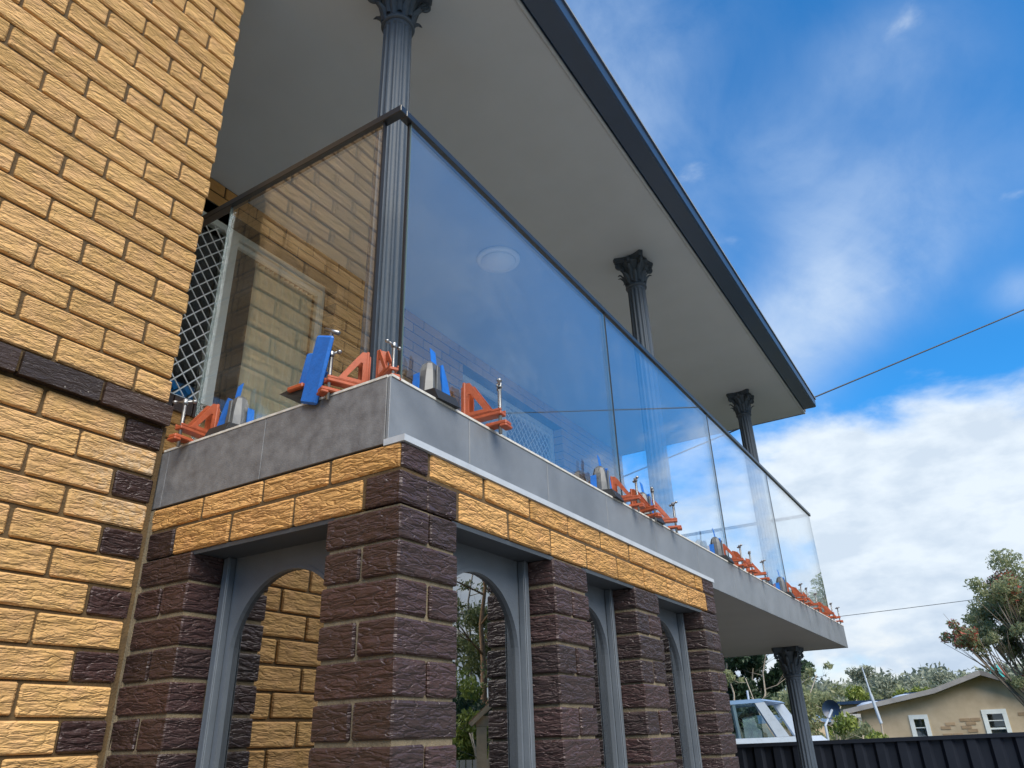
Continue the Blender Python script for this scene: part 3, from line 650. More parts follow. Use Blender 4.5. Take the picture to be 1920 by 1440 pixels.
# ------------------------------------------------------------------ columns
def make_column(label, x, y, z0, z1, rot=0):
    t = thing('fluted_column', label, 'column', (x, y, z0), rot, 'fluted grey columns')
    H = z1 - z0; hc = .235; nf = 14
    def fl(a, z):
        if z < .16 or z > H - hc - .03: return 1
        q = (a * nf / (2 * PI)) % 1; return 1 - .085 * max(0, math.sin(PI * min(1, max(0, (q - .14) / .72)))) ** .6
    pr = [(.072, .12), (.072, .158)] + [(.072 - .008 * i / 12, .165 + (H - hc - .2) * i / 12) for i in range(13)] + [(.064, H - hc - .028), (.064, H - hc - .01)]
    MB().lathe(pr, 112, fl).build('shaft', COLM, t, False)
    MB().lathe([(.10, .035), (.108, .048), (.10, .065), (.088, .07), (.085, .082), (.092, .092), (.092, .102), (.078, .112), (.073, .12)], 40).build('base', COLM, t, True)
    MB().bev((-.115, -.115, 0), (.115, .115, .035), .004).build('plinth', COLM, t)
    zb_ = H - hc
    MB().lathe([(.064, zb_ - .012), (.074, zb_ - .008), (.077, zb_), (.074, zb_ + .008), (.066, zb_ + .012), (.068, zb_ + .06), (.074, zb_ + .12), (.084, zb_ + .17), (.095, zb_ + .195), (.10, zb_ + .2)], 40).build('capital_bell', COLM, t, True)
    # acanthus leaves
    def leaf(a, zs, h, w, r0, out):
        mb = MB(); prof = [(0, r0, 1), (.35, r0 + .006, 1.12), (.7, r0 + .016, 1.0), (.92, r0 + .030 + out * .4, .75), (1.02, r0 + .040 + out, .5), (.96, r0 + .046 + out * 1.15, .25)]
        v = []
        for s_, r_, ww in prof:
            for q, dr in ((-1, -.006), (-.5, .002), (0, .007), (.5, .002), (1, -.006)):
                an = a + q * w * ww / (r_ + .01) * .5; v.append(((r_ + dr) * math.cos(an), (r_ + dr) * math.sin(an), zs + s_ * h))
        f = [(i * 5 + j, i * 5 + j + 1, (i + 1) * 5 + j + 1, (i + 1) * 5 + j) for i in range(5) for j in range(4)]; mb.add(v, f); return mb
    lv = MB()
    for i in range(8):
        q = leaf(PI / 8 + i * PI / 4, zb_ + .012, .085, .040, .067, .005); lv.add(q.v, q.f)
    lv.build('lower_leaves', COLM, t, True)
    lv = MB()
    for i in range(8):
        q = leaf(i * PI / 4, zb_ + .03, .125, .040, .071, .009); lv.add(q.v, q.f)
    lv.build('upper_leaves', COLM, t, True)
    vo_ = MB()
    for i in range(4):
        a = PI / 4 + i * PI / 2; c = Vector((.117 * math.cos(a), .117 * math.sin(a), H - .066)); tt = Vector((-math.sin(a), math.cos(a), 0))
        pts = []; rr_ = []
        dr = Vector((math.cos(a), math.sin(a), 0))
        for j in range(26):
            th = j / 25 * 3.3 * PI; rad_ = .026 * (1 - j / 30); pts.append(c + dr * (math.cos(th + PI * .5) * rad_ * -1) + Vector((0, 0, 1)) * math.sin(th + PI * .5) * rad_); rr_.append(.009)
        vo_.tube([tuple(dr * .074 + Vector((0, 0, H - .13))), tuple(dr * .09 + Vector((0, 0, H - .075)))] + [tuple(p) for p in pts], [.008, .009] + rr_, 8)
    vo_.build('volutes', COLM, t, True)
    n = 10; pg = []
    for i in range(4):
        a0 = PI / 4 + i * PI / 2; a1 = a0 + PI / 2; rc = .147
        p0 = Vector((rc * math.cos(a0 + .09), rc * math.sin(a0 + .09))); p1 = Vector((rc * math.cos(a1 - .09), rc * math.sin(a1 - .09))); mid = (p0 + p1) / 2; inw = -mid.normalized()
        for j in range(n + 1):
            s_ = j / n; pg.append(p0.lerp(p1, s_) + inw * .026 * math.sin(PI * s_))
    ab = MB().prism([tuple(p) for p in pg], 2, H - .040, H - .022).prism([tuple(p * 1.04) for p in pg], 2, H - .0225, H); ab.build('abacus', COLM, t)
    fb = MB()
    for i in range(4):
        a = i * PI / 2; fb.lathe([(.004, -.024), (.016, -.018), (.02, 0), (.016, .018), (.004, .024)], 10, c=(.092 * math.cos(a), .092 * math.sin(a)))
        for k in range(len(fb.v) - 50, len(fb.v)): x_, y_, z_ = fb.v[k]; fb.v[k] = (x_, y_, z_ + H - .03)
    fb.build('fleuron', COLM, t, True)
    return t
make_column('grey fluted column rising behind the near corner of the glass balustrade', -.440, .43, 0, ZS + .004)
make_column('grey fluted upper column standing behind the second glass panel', -.405, 3.06, 0, ZS + .004)
make_column('grey fluted upper column nearest the far end of the balcony', -.445, 5.91, 0, ZS + .004)
make_column('grey fluted column under the far end of the balcony slab, in front of the dark fence', -.442, 5.93, -2.45, -.188)

# ------------------------------------------------------------------ glass balustrade
GX, GY, GT = -.117, .117, .012
def pane(label, a, b):
    t = thing('glass_panel', label, 'glass panel', tuple((Vector(a) + Vector(b)) / 2) , 0, 'frameless balustrade glass panels')
    lo = [min(a[i], b[i]) for i in range(3)]; hi = [max(a[i], b[i]) for i in range(3)]; c = t.location
    ax = 1 if hi[1] - lo[1] > hi[0] - lo[0] else 0
    l2 = list(lo); h2 = list(hi); l2[ax] += .0015; h2[ax] -= .0015
    lb(MB().box(l2, h2).build('pane', GLASS), t)
    lb(MB().box((lo[0] - .004, lo[1] - .004, lo[2] - .02), (hi[0] + .004, hi[1] + .004, lo[2] - .0005)).build('bottom_gasket', GASK), t)
    for s_ in (0, 1):
        p = list(lo); q = list(hi)
        if s_ == 0: q[ax] = p[ax] + .0013
        else: p[ax] = q[ax] - .0013
        lb(MB().box(p, q).build('polished_edge', GEDGE), t)
    return t
ZP0, ZP1 = .055, 1.098
pane('return glass panel on the left side of the balcony, reflecting the brick wall', (-.985, GY - GT / 2, ZP0), (-.187, GY + GT / 2, ZP1))
J = [.170, 1.715, 3.305, 4.815, 6.462]
for i, nm in enumerate(('large first front glass panel next to the corner, reflecting blue sky', 'second front glass panel, with a column behind its middle', 'third front glass panel from the near corner, with cloud reflections', 'last front glass panel at the far end of the balustrade')):
    pane(nm, (GX - GT / 2, J[i] + (.006 if i else 0), ZP0), (GX + GT / 2, J[i + 1] - .006, ZP1))
    if i < 3: pass
pane('short return glass panel closing the far end of the balustrade', (-2.19, 6.474 - GT / 2, ZP0), (-.140, 6.474 + GT / 2, ZP1))
for i in (1, 2, 3):
    tag(MB().box((GX - .0075, J[i] - .0058, .05), (GX + .0075, J[i] + .0058, ZP1)).build('joint_seal', GASK), ('black seal between the first and second front glass panels', 'black seal between the second and third front glass panels', 'black seal between the third and last front glass panels')[i - 1], 'seal', 'glass joint seals')
for x_, y_, l in ((-.185, GY, 'black seal on the left side of the open corner of the balustrade'), (GX, .167, 'black seal on the right side of the open corner of the balustrade')):
    tag(MB().box((x_ - (.004 if y_ == GY else .007), y_ - (.007 if y_ == GY else .003), .05), (x_ + .0025, y_ + (.007 if y_ == GY else .002), ZP1)).build('corner_seal', GASK), l, 'seal', 'corner seals')
hr = thing('handrail', 'slim black handrail capping all the glass panels', 'handrail', (GX, 3, 1.1))
def chan(a, b):
    return a
hw = .016
lb(MB().bev((-1.6, GY - hw, ZP1 - .012), (GX + hw, GY + hw, ZP1 + .016), .002).build('side_rail', RAIL), hr)
lb(MB().bev((GX - hw, GY + hw + .0005, ZP1 - .012), (GX + hw, 6.474 + hw, ZP1 + .016), .002).build('front_rail', RAIL), hr)
lb(MB().bev((-2.19, 6.474 - hw, ZP1 - .012), (GX - hw - .0005, 6.474 + hw, ZP1 + .016), .002).build('end_rail', RAIL), hr)

# ------------------------------------------------------------------ clamps and blocks
def make_clamp(label):
    """local: +X outwards over the slab edge (edge at x=0), Y sideways, z=0 slab top"""
    t = thing('corner_clamp', label, 'clamp', (0, 0, 0), 0, 'orange clamps along the slab edge')
    MB().bev((-.092, -.020, .042), (-.082, .020, .178), .002).bev((-.100, -.016, .05), (-.0925, .016, .165), .002).build('upright', ORNG, t)
    MB().bev((-.082, -.017, .040), (.046, .017, .052), .002).bev((-.082, -.017, .052), (.046, -.012, .060), .001).bev((-.082, .012, .052), (.046, .017, .060), .001).build('arm', ORNG, t)
    gs = MB()
    for y_ in (-.018, .013):
        o = [(-.082, .056), (.012, .056), (-.066, .172), (-.082, .174)]; i_ = [(-.070, .068), (-.016, .068), (-.062, .132), (-.070, .132)]
        n = len(gs.v); v = []
        for yq in (y_, y_ + .005):
            v += [(p[0], yq, p[1]) for p in o] + [(p[0], yq, p[1]) for p in i_]
        f = []
        for k in range(4):
            k2 = (k + 1) % 4; f += [(k, k2, 4 + k2, 4 + k), (8 + k, 12 + k, 12 + k2, 8 + k2), (k, 8 + k, 8 + k2, k2), (4 + k, 4 + k2, 12 + k2, 12 + k)]
        gs.add(v, f)
    gs.build('gusset', ORNG, t)
    sc = MB().tube([(.034, 0, -.020), (.034, 0, .140)], .0058, 12)
    for k in range(16): sc.lathe([(.0056, .058 + k * .0045), (.0068, .0602 + k * .0045), (.0056, .0625 + k * .0045)], 10, c=(.034, 0))
    sc.build('screw', STEEL, t, True)
    MB().lathe([(.009, .136), (.010, .140), (.010, .150), (.008, .153)], 12, c=(.034, 0)).build('screw_head', STEEL, t)
    h = MB().tube([(.020, .024, .1445), (.050, -.030, .1445)], .0042, 8); h.lathe([(.003, .138), (.0075, .141), (.0085, .1445), (.0075, .148), (.003, .151)], 10, c=(.0185, .0265)).lathe([(.003, .138), (.0075, .141), (.0085, .1445), (.0075, .148), (.003, .151)], 10, c=(.0515, -.0325)); h.build('handle', STEEL, t, True)
    MB().bev((-.012, -.018, .004), (.064, .018, .017), .003).bev((.040, -.021, -.006), (.066, .021, .0045), .003).build('jaw', ORNG, t)
    return t
def make_block(label):
    t = thing('support_block', label, 'block', (0, 0, 0), 0, 'taped blocks holding the glass')
    MB().prism([(-.12, .001), (.020, .001), (.004, .036), (-.108, .044)], 1, -.048, .048).build('base_pad', BLACK, t)
    b = MB(); n = 8
    def ring(z, w, d):
        pts = []
        for k in range(n):
            for s_ in (0,): pass
            a = 2 * PI * (k + .5) / n; pts.append((-.060 + d * max(-1, min(1, 1.35 * math.cos(a))), w * max(-1, min(1, 1.35 * math.sin(a))), z))
        return pts
    prof = [(.038, .038, .034), (.08, .034, .032), (.12, .027, .027), (.145, .019, .020), (.156, .009, .010)]
    v = []
    for z, w, d in prof: v += ring(z, w, d)
    f = [(i * n + k, i * n + (k + 1) % n, (i + 1) * n + (k + 1) % n, (i + 1) * n + k) for i in range(len(prof) - 1) for k in range(n)] + [tuple((len(prof) - 1) * n + k for k in range(n))]
    b.add(v, f).build('block', GREYB, t)
    MB().bev((-.0275, -.007, .045), (-.022, .007, .132), .001).build('rib', GREYB, t)
    MB().prism([(.0355, .038), (.076, .044), (.054, .110), (.034, .155), (.026, .150)], 0, -.088, -.036).build('tape', BLUE, t)
    MB().prism([(-.0385, .044), (-.046, .046), (-.040, .09), (-.0385, .11)], 0, -.088, -.062).build('tape_edge', BLUE, t)
    MB().add([(-.060, .012, .14), (-.060, .036, .14), (-.066, .032, .205), (-.068, .010, .214), (-.062, .012, .14), (-.062, .036, .14), (-.068, .032, .205), (-.070, .010, .214)], [(0, 1, 2, 3), (4, 7, 6, 5), (0, 4, 5, 1), (1, 5, 6, 2), (2, 6, 7, 3), (3, 7, 4, 0)]).build('tape_tail', BLUE, t)
    return t
ck = make_clamp('orange clamp alone on the front slab edge, right of the first blue taped block'); ck.location = (0, .470, 0); ck.rotation_euler = (0, 0, R(4))
bk = make_block('blue taped grey block nearest the corner on the front slab edge'); bk.location = (-.004, .235, 0); bk.rotation_euler = (0, 0, R(-4))
LFT = R(-90)
dup(ck, 'orange clamp at the left end of the slab edge beside the tall brick wall', (-.832, 0, 0), (0, 0, LFT + R(3)), .92)
lbk = dup(bk, 'blue taped grey block at the left end of the slab edge beside the brick wall', (-.705, .018, 0), (0, 0, LFT)); lbk.scale = (1, -1, 1)
dup(ck, 'orange clamp on the left slab edge directly behind the tilted blue tape', (-.205, .018, 0), (0, 0, R(-112)), .86)
dup(ck, 'orange clamp closest to the slab corner, standing on the left edge', (-.046, .045, 0), (0, 0, R(-28)), .76)
# the blue taped, tilted pair on the left edge
tt = thing('taped_clamp', 'clamp wrapped in bright blue tape, leaning out over the left slab edge near the corner', 'clamp', (-.275, -.010, .02), LFT)
o = MB().bev((-.002, -.034, -.035), (.012, .034, .165), .006).build('tape_front', BLUE, tt); o.rotation_euler = (R(-19), R(6), 0)
o = MB().bev((-.030, -.098, .030), (-.018, -.036, .135), .005).build('tape_side', BLUE, tt); o.rotation_euler = (R(-13), 0, 0)
o = MB().bev((-.016, -.040, .00), (-.0025, .006, .07), .004).build('tape_fold', BLUE, tt); o.rotation_euler = (R(-30), 0, 0)
MB().tube([(-.022, .012, .03), (-.022, .030, .200)], .0055, 10).build('screw', STEEL, tt, True)
MB().tube([(-.022, .002, .212), (-.022, .058, .182)], .0065, 10).build('handle', STEEL, tt, True)
MB().bev((-.01, -.092, .022), (.016, -.030, .036), .003).build('jaw', ORNG, tt)
MB().prism([(-.135, .030), (-.03, -.004), (.03, .004), (.03, .018), (-.06, .038)], 0, -.09, .004).build('base_pad', BLACK, tt)
# groups further along the front edge
for y_, l in ((1.395, 'blue taped grey block left of the joint between the first and second glass panels'), (1.84, 'blue taped block right of the joint between the first and second glass panels'), (2.905, 'blue taped grey block left of the joint between the second and third glass panels'), (4.385, 'grey block left of the joint between the third and last glass panels')):
    dup(bk, l, (-.004, y_, 0), (0, 0, R(random.uniform(-6, 6))))
for y_, rt, l in ((1.545, 8, 'orange clamp just left of the joint of the first and second glass panels'), (1.74, -10, 'orange clamp directly below the joint of the first and second glass panels'),
                  (1.985, 20, 'orange clamp farthest right in the first crowded group on the front edge'),
                  (3.06, 6, 'orange clamp left of the joint of the second and third glass panels'), (3.27, -9, 'orange clamp at the joint of the second and third glass panels'),
                  (3.56, 12, 'orange clamp at the right end of the group under the third glass panel'),
                  (4.60, 5, 'orange clamp left of the joint of the third and last glass panels'), (4.80, -8, 'orange clamp at the joint of the third and last glass panels'),
                  (5.12, 3, 'orange clamp under the near part of the last glass panel'),
                  (5.75, -6, 'orange clamp second from the far end of the slab edge'), (6.04, 8, 'orange clamp at the very far end of the slab edge')):
    dup(ck, l, (0, y_, 0), (0, 0, R(rt)), random.uniform(.80, .88))

# ------------------------------------------------------------------ wires
def wire(name, label, a, b, sag, r, n=40):
    a = Vector(a); b = Vector(b); pts = [tuple(a.lerp(b, i / n) - Vector((0, 0, 4 * sag * (i / n) * (1 - i / n)))) for i in range(n + 1)]
    return tag(MB().tube(pts, r, 6).build(name, GASK, smooth=True), label, 'wire')
p0 = Vector((-3.75977836, 4.93620172, .9187461)); dl = Vector((.77056605, .51773323, .37172606))
A = p0 + dl * 2.15; B = p0 + dl * 22
wire('service_wire', 'thick black overhead service wire sloping up to the right across the sky', A, B, .02, .0085)
pl = thing('power_pole', 'timber power pole outside the right edge carrying the service wire', 'pole', (B.x, B.y, gz(B.x, B.y)))
MB().tube([(0, 0, 0), (0, 0, B.z - gz(B.x, B.y) + .6)], [.16, .12], 14).build('shaft', BARK, pl, True)
MB().box((-.9, -.06, B.z - gz(B.x, B.y) + .2), (.9, .06, B.z - gz(B.x, B.y) + .3)).build('crossarm', BARK, pl)
def at(az, d, z): return Vector((CAM.x + d * math.sin(R(az)), CAM.y + d * math.cos(R(az)), z))
def zt(tan, d): return CAM.z + tan * d
wire('phone_wire', 'thin distant wire crossing the low clouds towards the flowering tree', at(-24, 32, zt(.112, 32)), at(12, 30, zt(.133, 30)), .1, .009)

# ------------------------------------------------------------------ fence
fn = thing('steel_fence', 'dark blue grey ribbed steel fence along the bottom right', 'fence', (0, 8, -2.5))
fa = at(-24, 9.6, 0); fb_ = at(14, 9.2, 0); L_ = (fb_ - fa).length; ud = (fb_ - fa).normalized(); nd = Vector((ud.y, -ud.x, 0))
ta, tb = -.0108, -.0022
def fp(s_, o_, z): q = fa + ud * s_ + nd * o_; return (q.x, q.y, z)
def ftop(s_): return zt(-.0120 + .0085 * s_ / L_, 9.3)
pitch = .2; s_ = 0
while s_ < L_:
    prof = [(0, 0), (.012, .028), (.078, .028), (.09, 0), (.112, 0), (.124, .028), (.188, .028), (.2, 0)]
    prof = [(0, 0), (.03, .035), (.10, .035), (.13, 0), (.2, 0)]
    v = [];
    for a_, o_ in prof: v += [fp(s_ + a_, o_, -2.75), fp(s_ + a_, o_, ftop(s_ + a_) - .02)]
    mb = MB().add(v, [(2 * i, 2 * i + 2, 2 * i + 3, 2 * i + 1) for i in range(len(prof) - 1)]); lb(mb.build('fence_panel', FENCE), fn); s_ += pitch
mb = MB(); v = [fp(0, -.01, ftop(0) - .035), fp(0, .05, ftop(0) - .035), fp(0, .05, ftop(0)), fp(0, -.01, ftop(0)), fp(L_, -.01, ftop(L_) - .035), fp(L_, .05, ftop(L_) - .035), fp(L_, .05, ftop(L_)), fp(L_, -.01, ftop(L_))]
mb.add(v, [(0, 1, 5, 4), (1, 2, 6, 5), (2, 3, 7, 6), (3, 0, 4, 7), (0, 3, 2, 1), (4, 5, 6, 7)]); lb(mb.build('top_rail', FENCE), fn)

# ------------------------------------------------------------------ boat
D = 15.0
def bp(az, tan, dd=0): q = at(az, D + dd, 0); return (q.x, q.y, zt(tan, D + dd))
bt = thing('boat', 'white cabin boat with sloping windscreen parked behind the dark fence', 'boat', tuple(at(-15, D, -2.7)))
def bq(pts, depth, n_, m_):
    f_ = [Vector(bp(*p)) for p in pts]; b_ = [p + Vector((-.05, depth, 0)) for p in f_]; n = len(pts)
    return lb(MB().add([tuple(p) for p in f_ + b_], [tuple(range(n))[::-1], tuple(range(n, 2 * n))] + [(i, (i + 1) % n, n + (i + 1) % n, n + i) for i in range(n)]).build(n_, m_), bt)
bq([(-20.5, .030), (-14.75, .0335), (-14.55, .0350), (-14.9, .0375), (-20.5, .035)], 1.7, 'cabin_roof', HBLUE)
bq([(-15.25, .0335), (-14.6, .0335), (-13.35, -.004), (-14.15, -.004)], .06, 'windscreen_pillar', HULL)
o = bq([(-15.3, .0333), (-14.62, .0335), (-13.4, -.004), (-14.2, -.004)], .05, 'far_pillar', HULL); o.location.y += 1.4
bq([(-17.9, -.006), (-14.3, -.006), (-15.35, .0330), (-17.6, .0325)], .02, 'side_window', GLASSV)
bq([(-21, -.016), (-12.0, -.013), (-12.6, -.0045), (-21, -.005)], 1.9, 'coaming', HULL)
bq([(-21, -.11), (-13.2, -.10), (-11.6, -.02), (-12.0, -.0132), (-21, -.0162)], 2.0, 'hull', HULL)
bq([(-16.6, -.005), (-16.45, -.005), (-16.55, .0325), (-16.75, .0325)], .03, 'window_bar', HULL)
o = MB().tube([bp(-15.6, .036, .6), bp(-15.6, .047, .6)], .02, 6).build('mast_light', HULL); lb(o, bt)
# blue roofed shed beyond
D = 22
sh = thing('garden_shed', 'small pale shed with blue roof between the boat and the lower column', 'shed', tuple(at(-12.8, D, -2.8)))
bt_ = bt; bt = sh
bq([(-15, -.06), (-11.9, -.06), (-11.9, .011), (-15, .011)], 2.2, 'walls', RENDER)
bq([(-15.2, .0105), (-11.7, .0105), (-11.75, .0185), (-15.2, .0195)], 2.6, 'roof', HBLUE)
bq([(-12.9, .0), (-12.2, .0), (-12.2, .009), (-12.9, .009)], -.02, 'window', GLASSV)

# ------------------------------------------------------------------ neighbour house
HD = 24.0; hy = CAM.y + HD
def hx(az): return CAM.x + HD * math.tan(R(az))
def hz_(tan, az): return CAM.z + tan * HD / math.cos(R(az))
nh = thing('beige_house', 'beige brick neighbour house with shallow gable roof and two white windows', 'house', (hx(-3), hy, -2.85))
wins = [(-5.88, -4.93, -.030, .0122), (-1.80, -.62, -.020, .0145)]
prof = [(hx(-10.9), -2.85), (hx(2.6), -2.85), (hx(2.6), hz_(.0215, 0)), (hx(-1.33), hz_(.0490, -1.3)), (hx(-4.1), hz_(.0335, -4)), (hx(-8.95), hz_(.0185, -9)), (hx(-8.95), hz_(.008, -9)), (hx(-10.9), hz_(.005, -10.9))]
# wall with window holes: strips in x
def roofz(x):
    pts = [(hx(-8.95), hz_(.0185, -9)), (hx(-4.1), hz_(.0335, -4)), (hx(-1.33), hz_(.0490, -1.3)), (hx(2.6), hz_(.0215, 0))]
    for (a, za), (b, zb) in zip(pts, pts[1:]):
        if a <= x <= b: return za + (zb - za) * (x - a) / (b - a)
    return pts[-1][1]
xs = sorted({hx(-8.95), hx(-4.1), hx(-1.33), hx(2.6)} | {hx(w[0]) for w in wins} | {hx(w[1]) for w in wins})
wl = MB()
for a, b in zip(xs, xs[1:]):
    hole = [w for w in wins if hx(w[0]) <= a + 1e-6 and hx(w[1]) >= b - 1e-6]
    if hole:
        w = hole[0]; wl.add([(a, hy, -2.9), (b, hy, -2.9), (b, hy, hz_(w[2], 0)), (a, hy, hz_(w[2], 0))], [(0, 1, 2, 3)]); lo = hz_(w[3], 0)
    else: lo = -2.9
    wl.add([(a, hy, lo), (b, hy, lo), (b, hy, roofz(b)), (a, hy, roofz(a))], [(0, 1, 2, 3)])
wl.box((hx(-10.9), hy + .8, -2.9), (hx(-8.9), hy + 4, hz_(.006, -10)))
wl.box((hx(-8.95), hy + .02, -2.9), (hx(-8.90), hy + 7, hz_(.018, -9))).box((hx(2.55), hy + .02, -2.9), (hx(2.6), hy + 7, hz_(.0215, 0)))
lb(wl.build('wall', RENDER), nh)
def far_brick(n_=0):
    mb = MB(); rn = random.Random(5)
    for rz_ in range(0, 9):
        z = CAM.z - .48 + .086 * rz_; off = .12 * (rz_ % 2); x = hx(-7.4) + off
        while x < hx(1.6):
            inw = any(hx(w[0]) - .3 < x < hx(w[1]) + .1 for w in wins)
            if not inw and rn.random() < .5 * (1 + math.sin(x * 2.3 + rz_ * .5)) * .55 * (1 if rz_ < 7 else .4): mb.box((x, hy - .012, z), (x + .225, hy + .01, z + .074))
            x += .24
    return mb
o = lb(far_brick().build('exposed_bricks', mat('worn_brick_far', (.40, .28, .17), .9, var=.4, vscale=2), nh), nh); tag(o, kind='stuff')
for w in wins:
    a, b, lo, hi = hx(w[0]), hx(w[1]), hz_(w[2], 0), hz_(w[3], 0); t_ = .075
    f = MB().box((a - .03, hy - .03, hi - t_), (b + .03, hy + .06, hi + .03)).box((a - .03, hy - .03, lo - .05), (b + .03, hy + .06, lo + t_)).box((a - .03, hy - .028, lo + t_), (a + t_, hy + .058, hi - t_)).box((b - t_, hy - .028, lo + t_), (b + .03, hy + .058, hi - t_))
    fo = lb(f.build('window', WHITE), nh)
    mid = (lo + hi) / 2
    lb(MB().box((a + t_, hy - .01, mid - .02), (b - t_, hy + .03, mid + .02)).build('sash_bar', WHITE), fo)
    lb(MB().box((a + t_, hy + .0, mid + (hi - mid) * .42), (b - t_, hy + .02, mid + (hi - mid) * .42 + .02)).build('sash_bar', WHITE), fo)
    lb(MB().box((a + t_, hy + .032, lo + t_), (b - t_, hy + .038, hi - t_)).build('pane', GLASSW), fo)
    lb(MB().box((a, hy + .30, lo), (b, hy + .32, hi)).build('blind', mat('blind_grey', (.22, .22, .22), .8), nh), fo)
def roofband(pts, depth, th, n_, m_, fy=0):
    mb = MB()
    for (a, za), (b, zb) in zip(pts, pts[1:]):
        mb.add([(a, hy - .35 + fy, za), (b, hy - .35 + fy, zb), (b, hy - .35 + fy, zb + th), (a, hy - .35 + fy, za + th), (a, hy + depth, za), (b, hy + depth, zb), (b, hy + depth, zb + th), (a, hy + depth, za + th)],
               [(0, 1, 2, 3), (4, 7, 6, 5), (0, 4, 5, 1), (3, 2, 6, 7), (0, 3, 7, 4), (1, 5, 6, 2)])
    return lb(mb.build(n_, m_), nh)
roofband([(hx(-9.6), hz_(.0165, -9)), (hx(-4.1), hz_(.0338, -4)), (hx(-1.33), hz_(.0493, -1.3))], 8, .12, 'roof', mat('roof_grey_far', (.30, .285, .27), .7, var=.25, vscale=3))
roofband([(hx(-1.33), hz_(.0493, -1.3)), (hx(2.8), hz_(.0205, 0))], 8, .12, 'roof_slope', ROOFM)
roofband([(hx(-11.1), hz_(.0055, -11)), (hx(-8.7), hz_(.0125, -9))], 5, .10, 'annex_roof', mat('annex_roof', (.40, .40, .38), .6, var=.2, vscale=3), .5)
lb(MB().box((hx(-8.9), hy - .06, -2.8), (hx(-8.72), hy - .005, hz_(.014, -9))).build('downpipe', WHITE), nh)
lb(MB().box((hx(-9.6), hy - .42, hz_(.0128, -9)), (hx(-8.6), hy - .36, hz_(.0165, -9))).build('gutter', TRIM), nh)
# vents
for az, tn in ((-9.0, .0235), (-6.6, .0300)):
    q = Vector((hx(az), hy + 3.5, hz_(tn, az) + .02)); mb = MB().lathe([(.36, 0), (.34, .14), (.22, .24), (.06, .28)], 14); ob = mb.build('skylight_dome', HULL, nh, True); lb(ob, nh); ob.location = ob.location + Vector((q.x, q.y, q.z)) ; ob.scale = (1.4, 1, .8)
hy2 = hy + 7.5; k2 = (HD + 7.5)
bh = thing('teal_roof_house', 'low house with teal roof and dark ridge seen behind the beige house', 'house', (CAM.x + k2 * math.tan(R(-7)), hy2, -2.85))
def hx2(az): return CAM.x + k2 * math.tan(R(az))
def hz2(t_): return CAM.z + t_ * k2
lb(MB().box((hx2(-10.6), hy2, -2.9), (hx2(-2.5), hy2 + 5, hz2(.027))).build('walls', RENDER), bh)
lb(MB().box((hx2(-10.8), hy2 - .3, hz2(.0272)), (hx2(-6.3), hy2 + 5, hz2(.0305))).build('gutter', NAVY), bh)
lb(MB().add([(hx2(-6.4), hy2 - .3, hz2(.027)), (hx2(-2.2), hy2 - .3, hz2(.032)), (hx2(-2.2), hy2 + 3, hz2(.0390)), (hx2(-6.4), hy2 + 3, hz2(.0375)), (hx2(-6.4), hy2 + 4, hz2(.02)), (hx2(-2.2), hy2 + 4, hz2(.02))], [(0, 1, 2, 3), (3, 2, 5, 4), (0, 3, 4), (1, 5, 2)]).build('roof', ROOFB), bh)
lb(MB().box((hx2(-6.45), hy2 + 2.9, hz2(.0378)), (hx2(-2.1), hy2 + 3.1, hz2(.0400))).build('ridge', NAVY), bh)
# antenna and dish
an = thing('antenna_mast', 'thin white antenna mast standing in front of the beige house roof', 'antenna', tuple(at(-8.0, 20, -2.8)))
q0 = at(-8.05, 20, -2.8); q1 = at(-7.85, 20, zt(.0235, 20)); q2 = at(-8.02, 20, zt(.0665, 20))
an.location = q0
lb(MB().tube([tuple(q0), tuple(at(-7.62, 20, zt(.006, 20)))], .02, 8).build('lower_mast', BARK), an)
lb(MB().tube([tuple(at(-7.62, 20, zt(.006, 20))), tuple(at(-7.85, 20, zt(.036, 20)))], .034, 8).build('middle_mast', HULL), an)
lb(MB().tube([tuple(at(-7.85, 20, zt(.036, 20))), tuple(q2)], [.022, .010], 8).build('upper_mast', HULL), an)
ds = thing('satellite_dish', 'dark satellite dish on a post left of the beige house', 'satellite dish', tuple(at(-10.4, 20, -2.8)))
mb = MB(); c = at(-10.45, 20, zt(.0225, 20)); nn_ = 20; v = [tuple(c + Vector((0, .12, 0)))]
for rr, dy in ((.11, .09), (.20, .0)):
    v += [tuple(c + Vector((rr * math.cos(2 * PI * k / nn_), dy, rr * math.sin(2 * PI * k / nn_) * 1.05))) for k in range(nn_)]
mb.add(v, [(0, 1 + k, 1 + (k + 1) % nn_) for k in range(nn_)] + [(1 + k, 1 + nn_ + k, 1 + nn_ + (k + 1) % nn_, 1 + (k + 1) % nn_) for k in range(nn_)])
lb(mb.build('dish', NAVY, smooth=True), ds)
lb(MB().tube([tuple(at(-11.0, 20, -2.8)), tuple(at(-11.0, 20, zt(.006, 20))), tuple(c + Vector((0, .12, 0)))], .03, 8).build('post', HULL), ds)
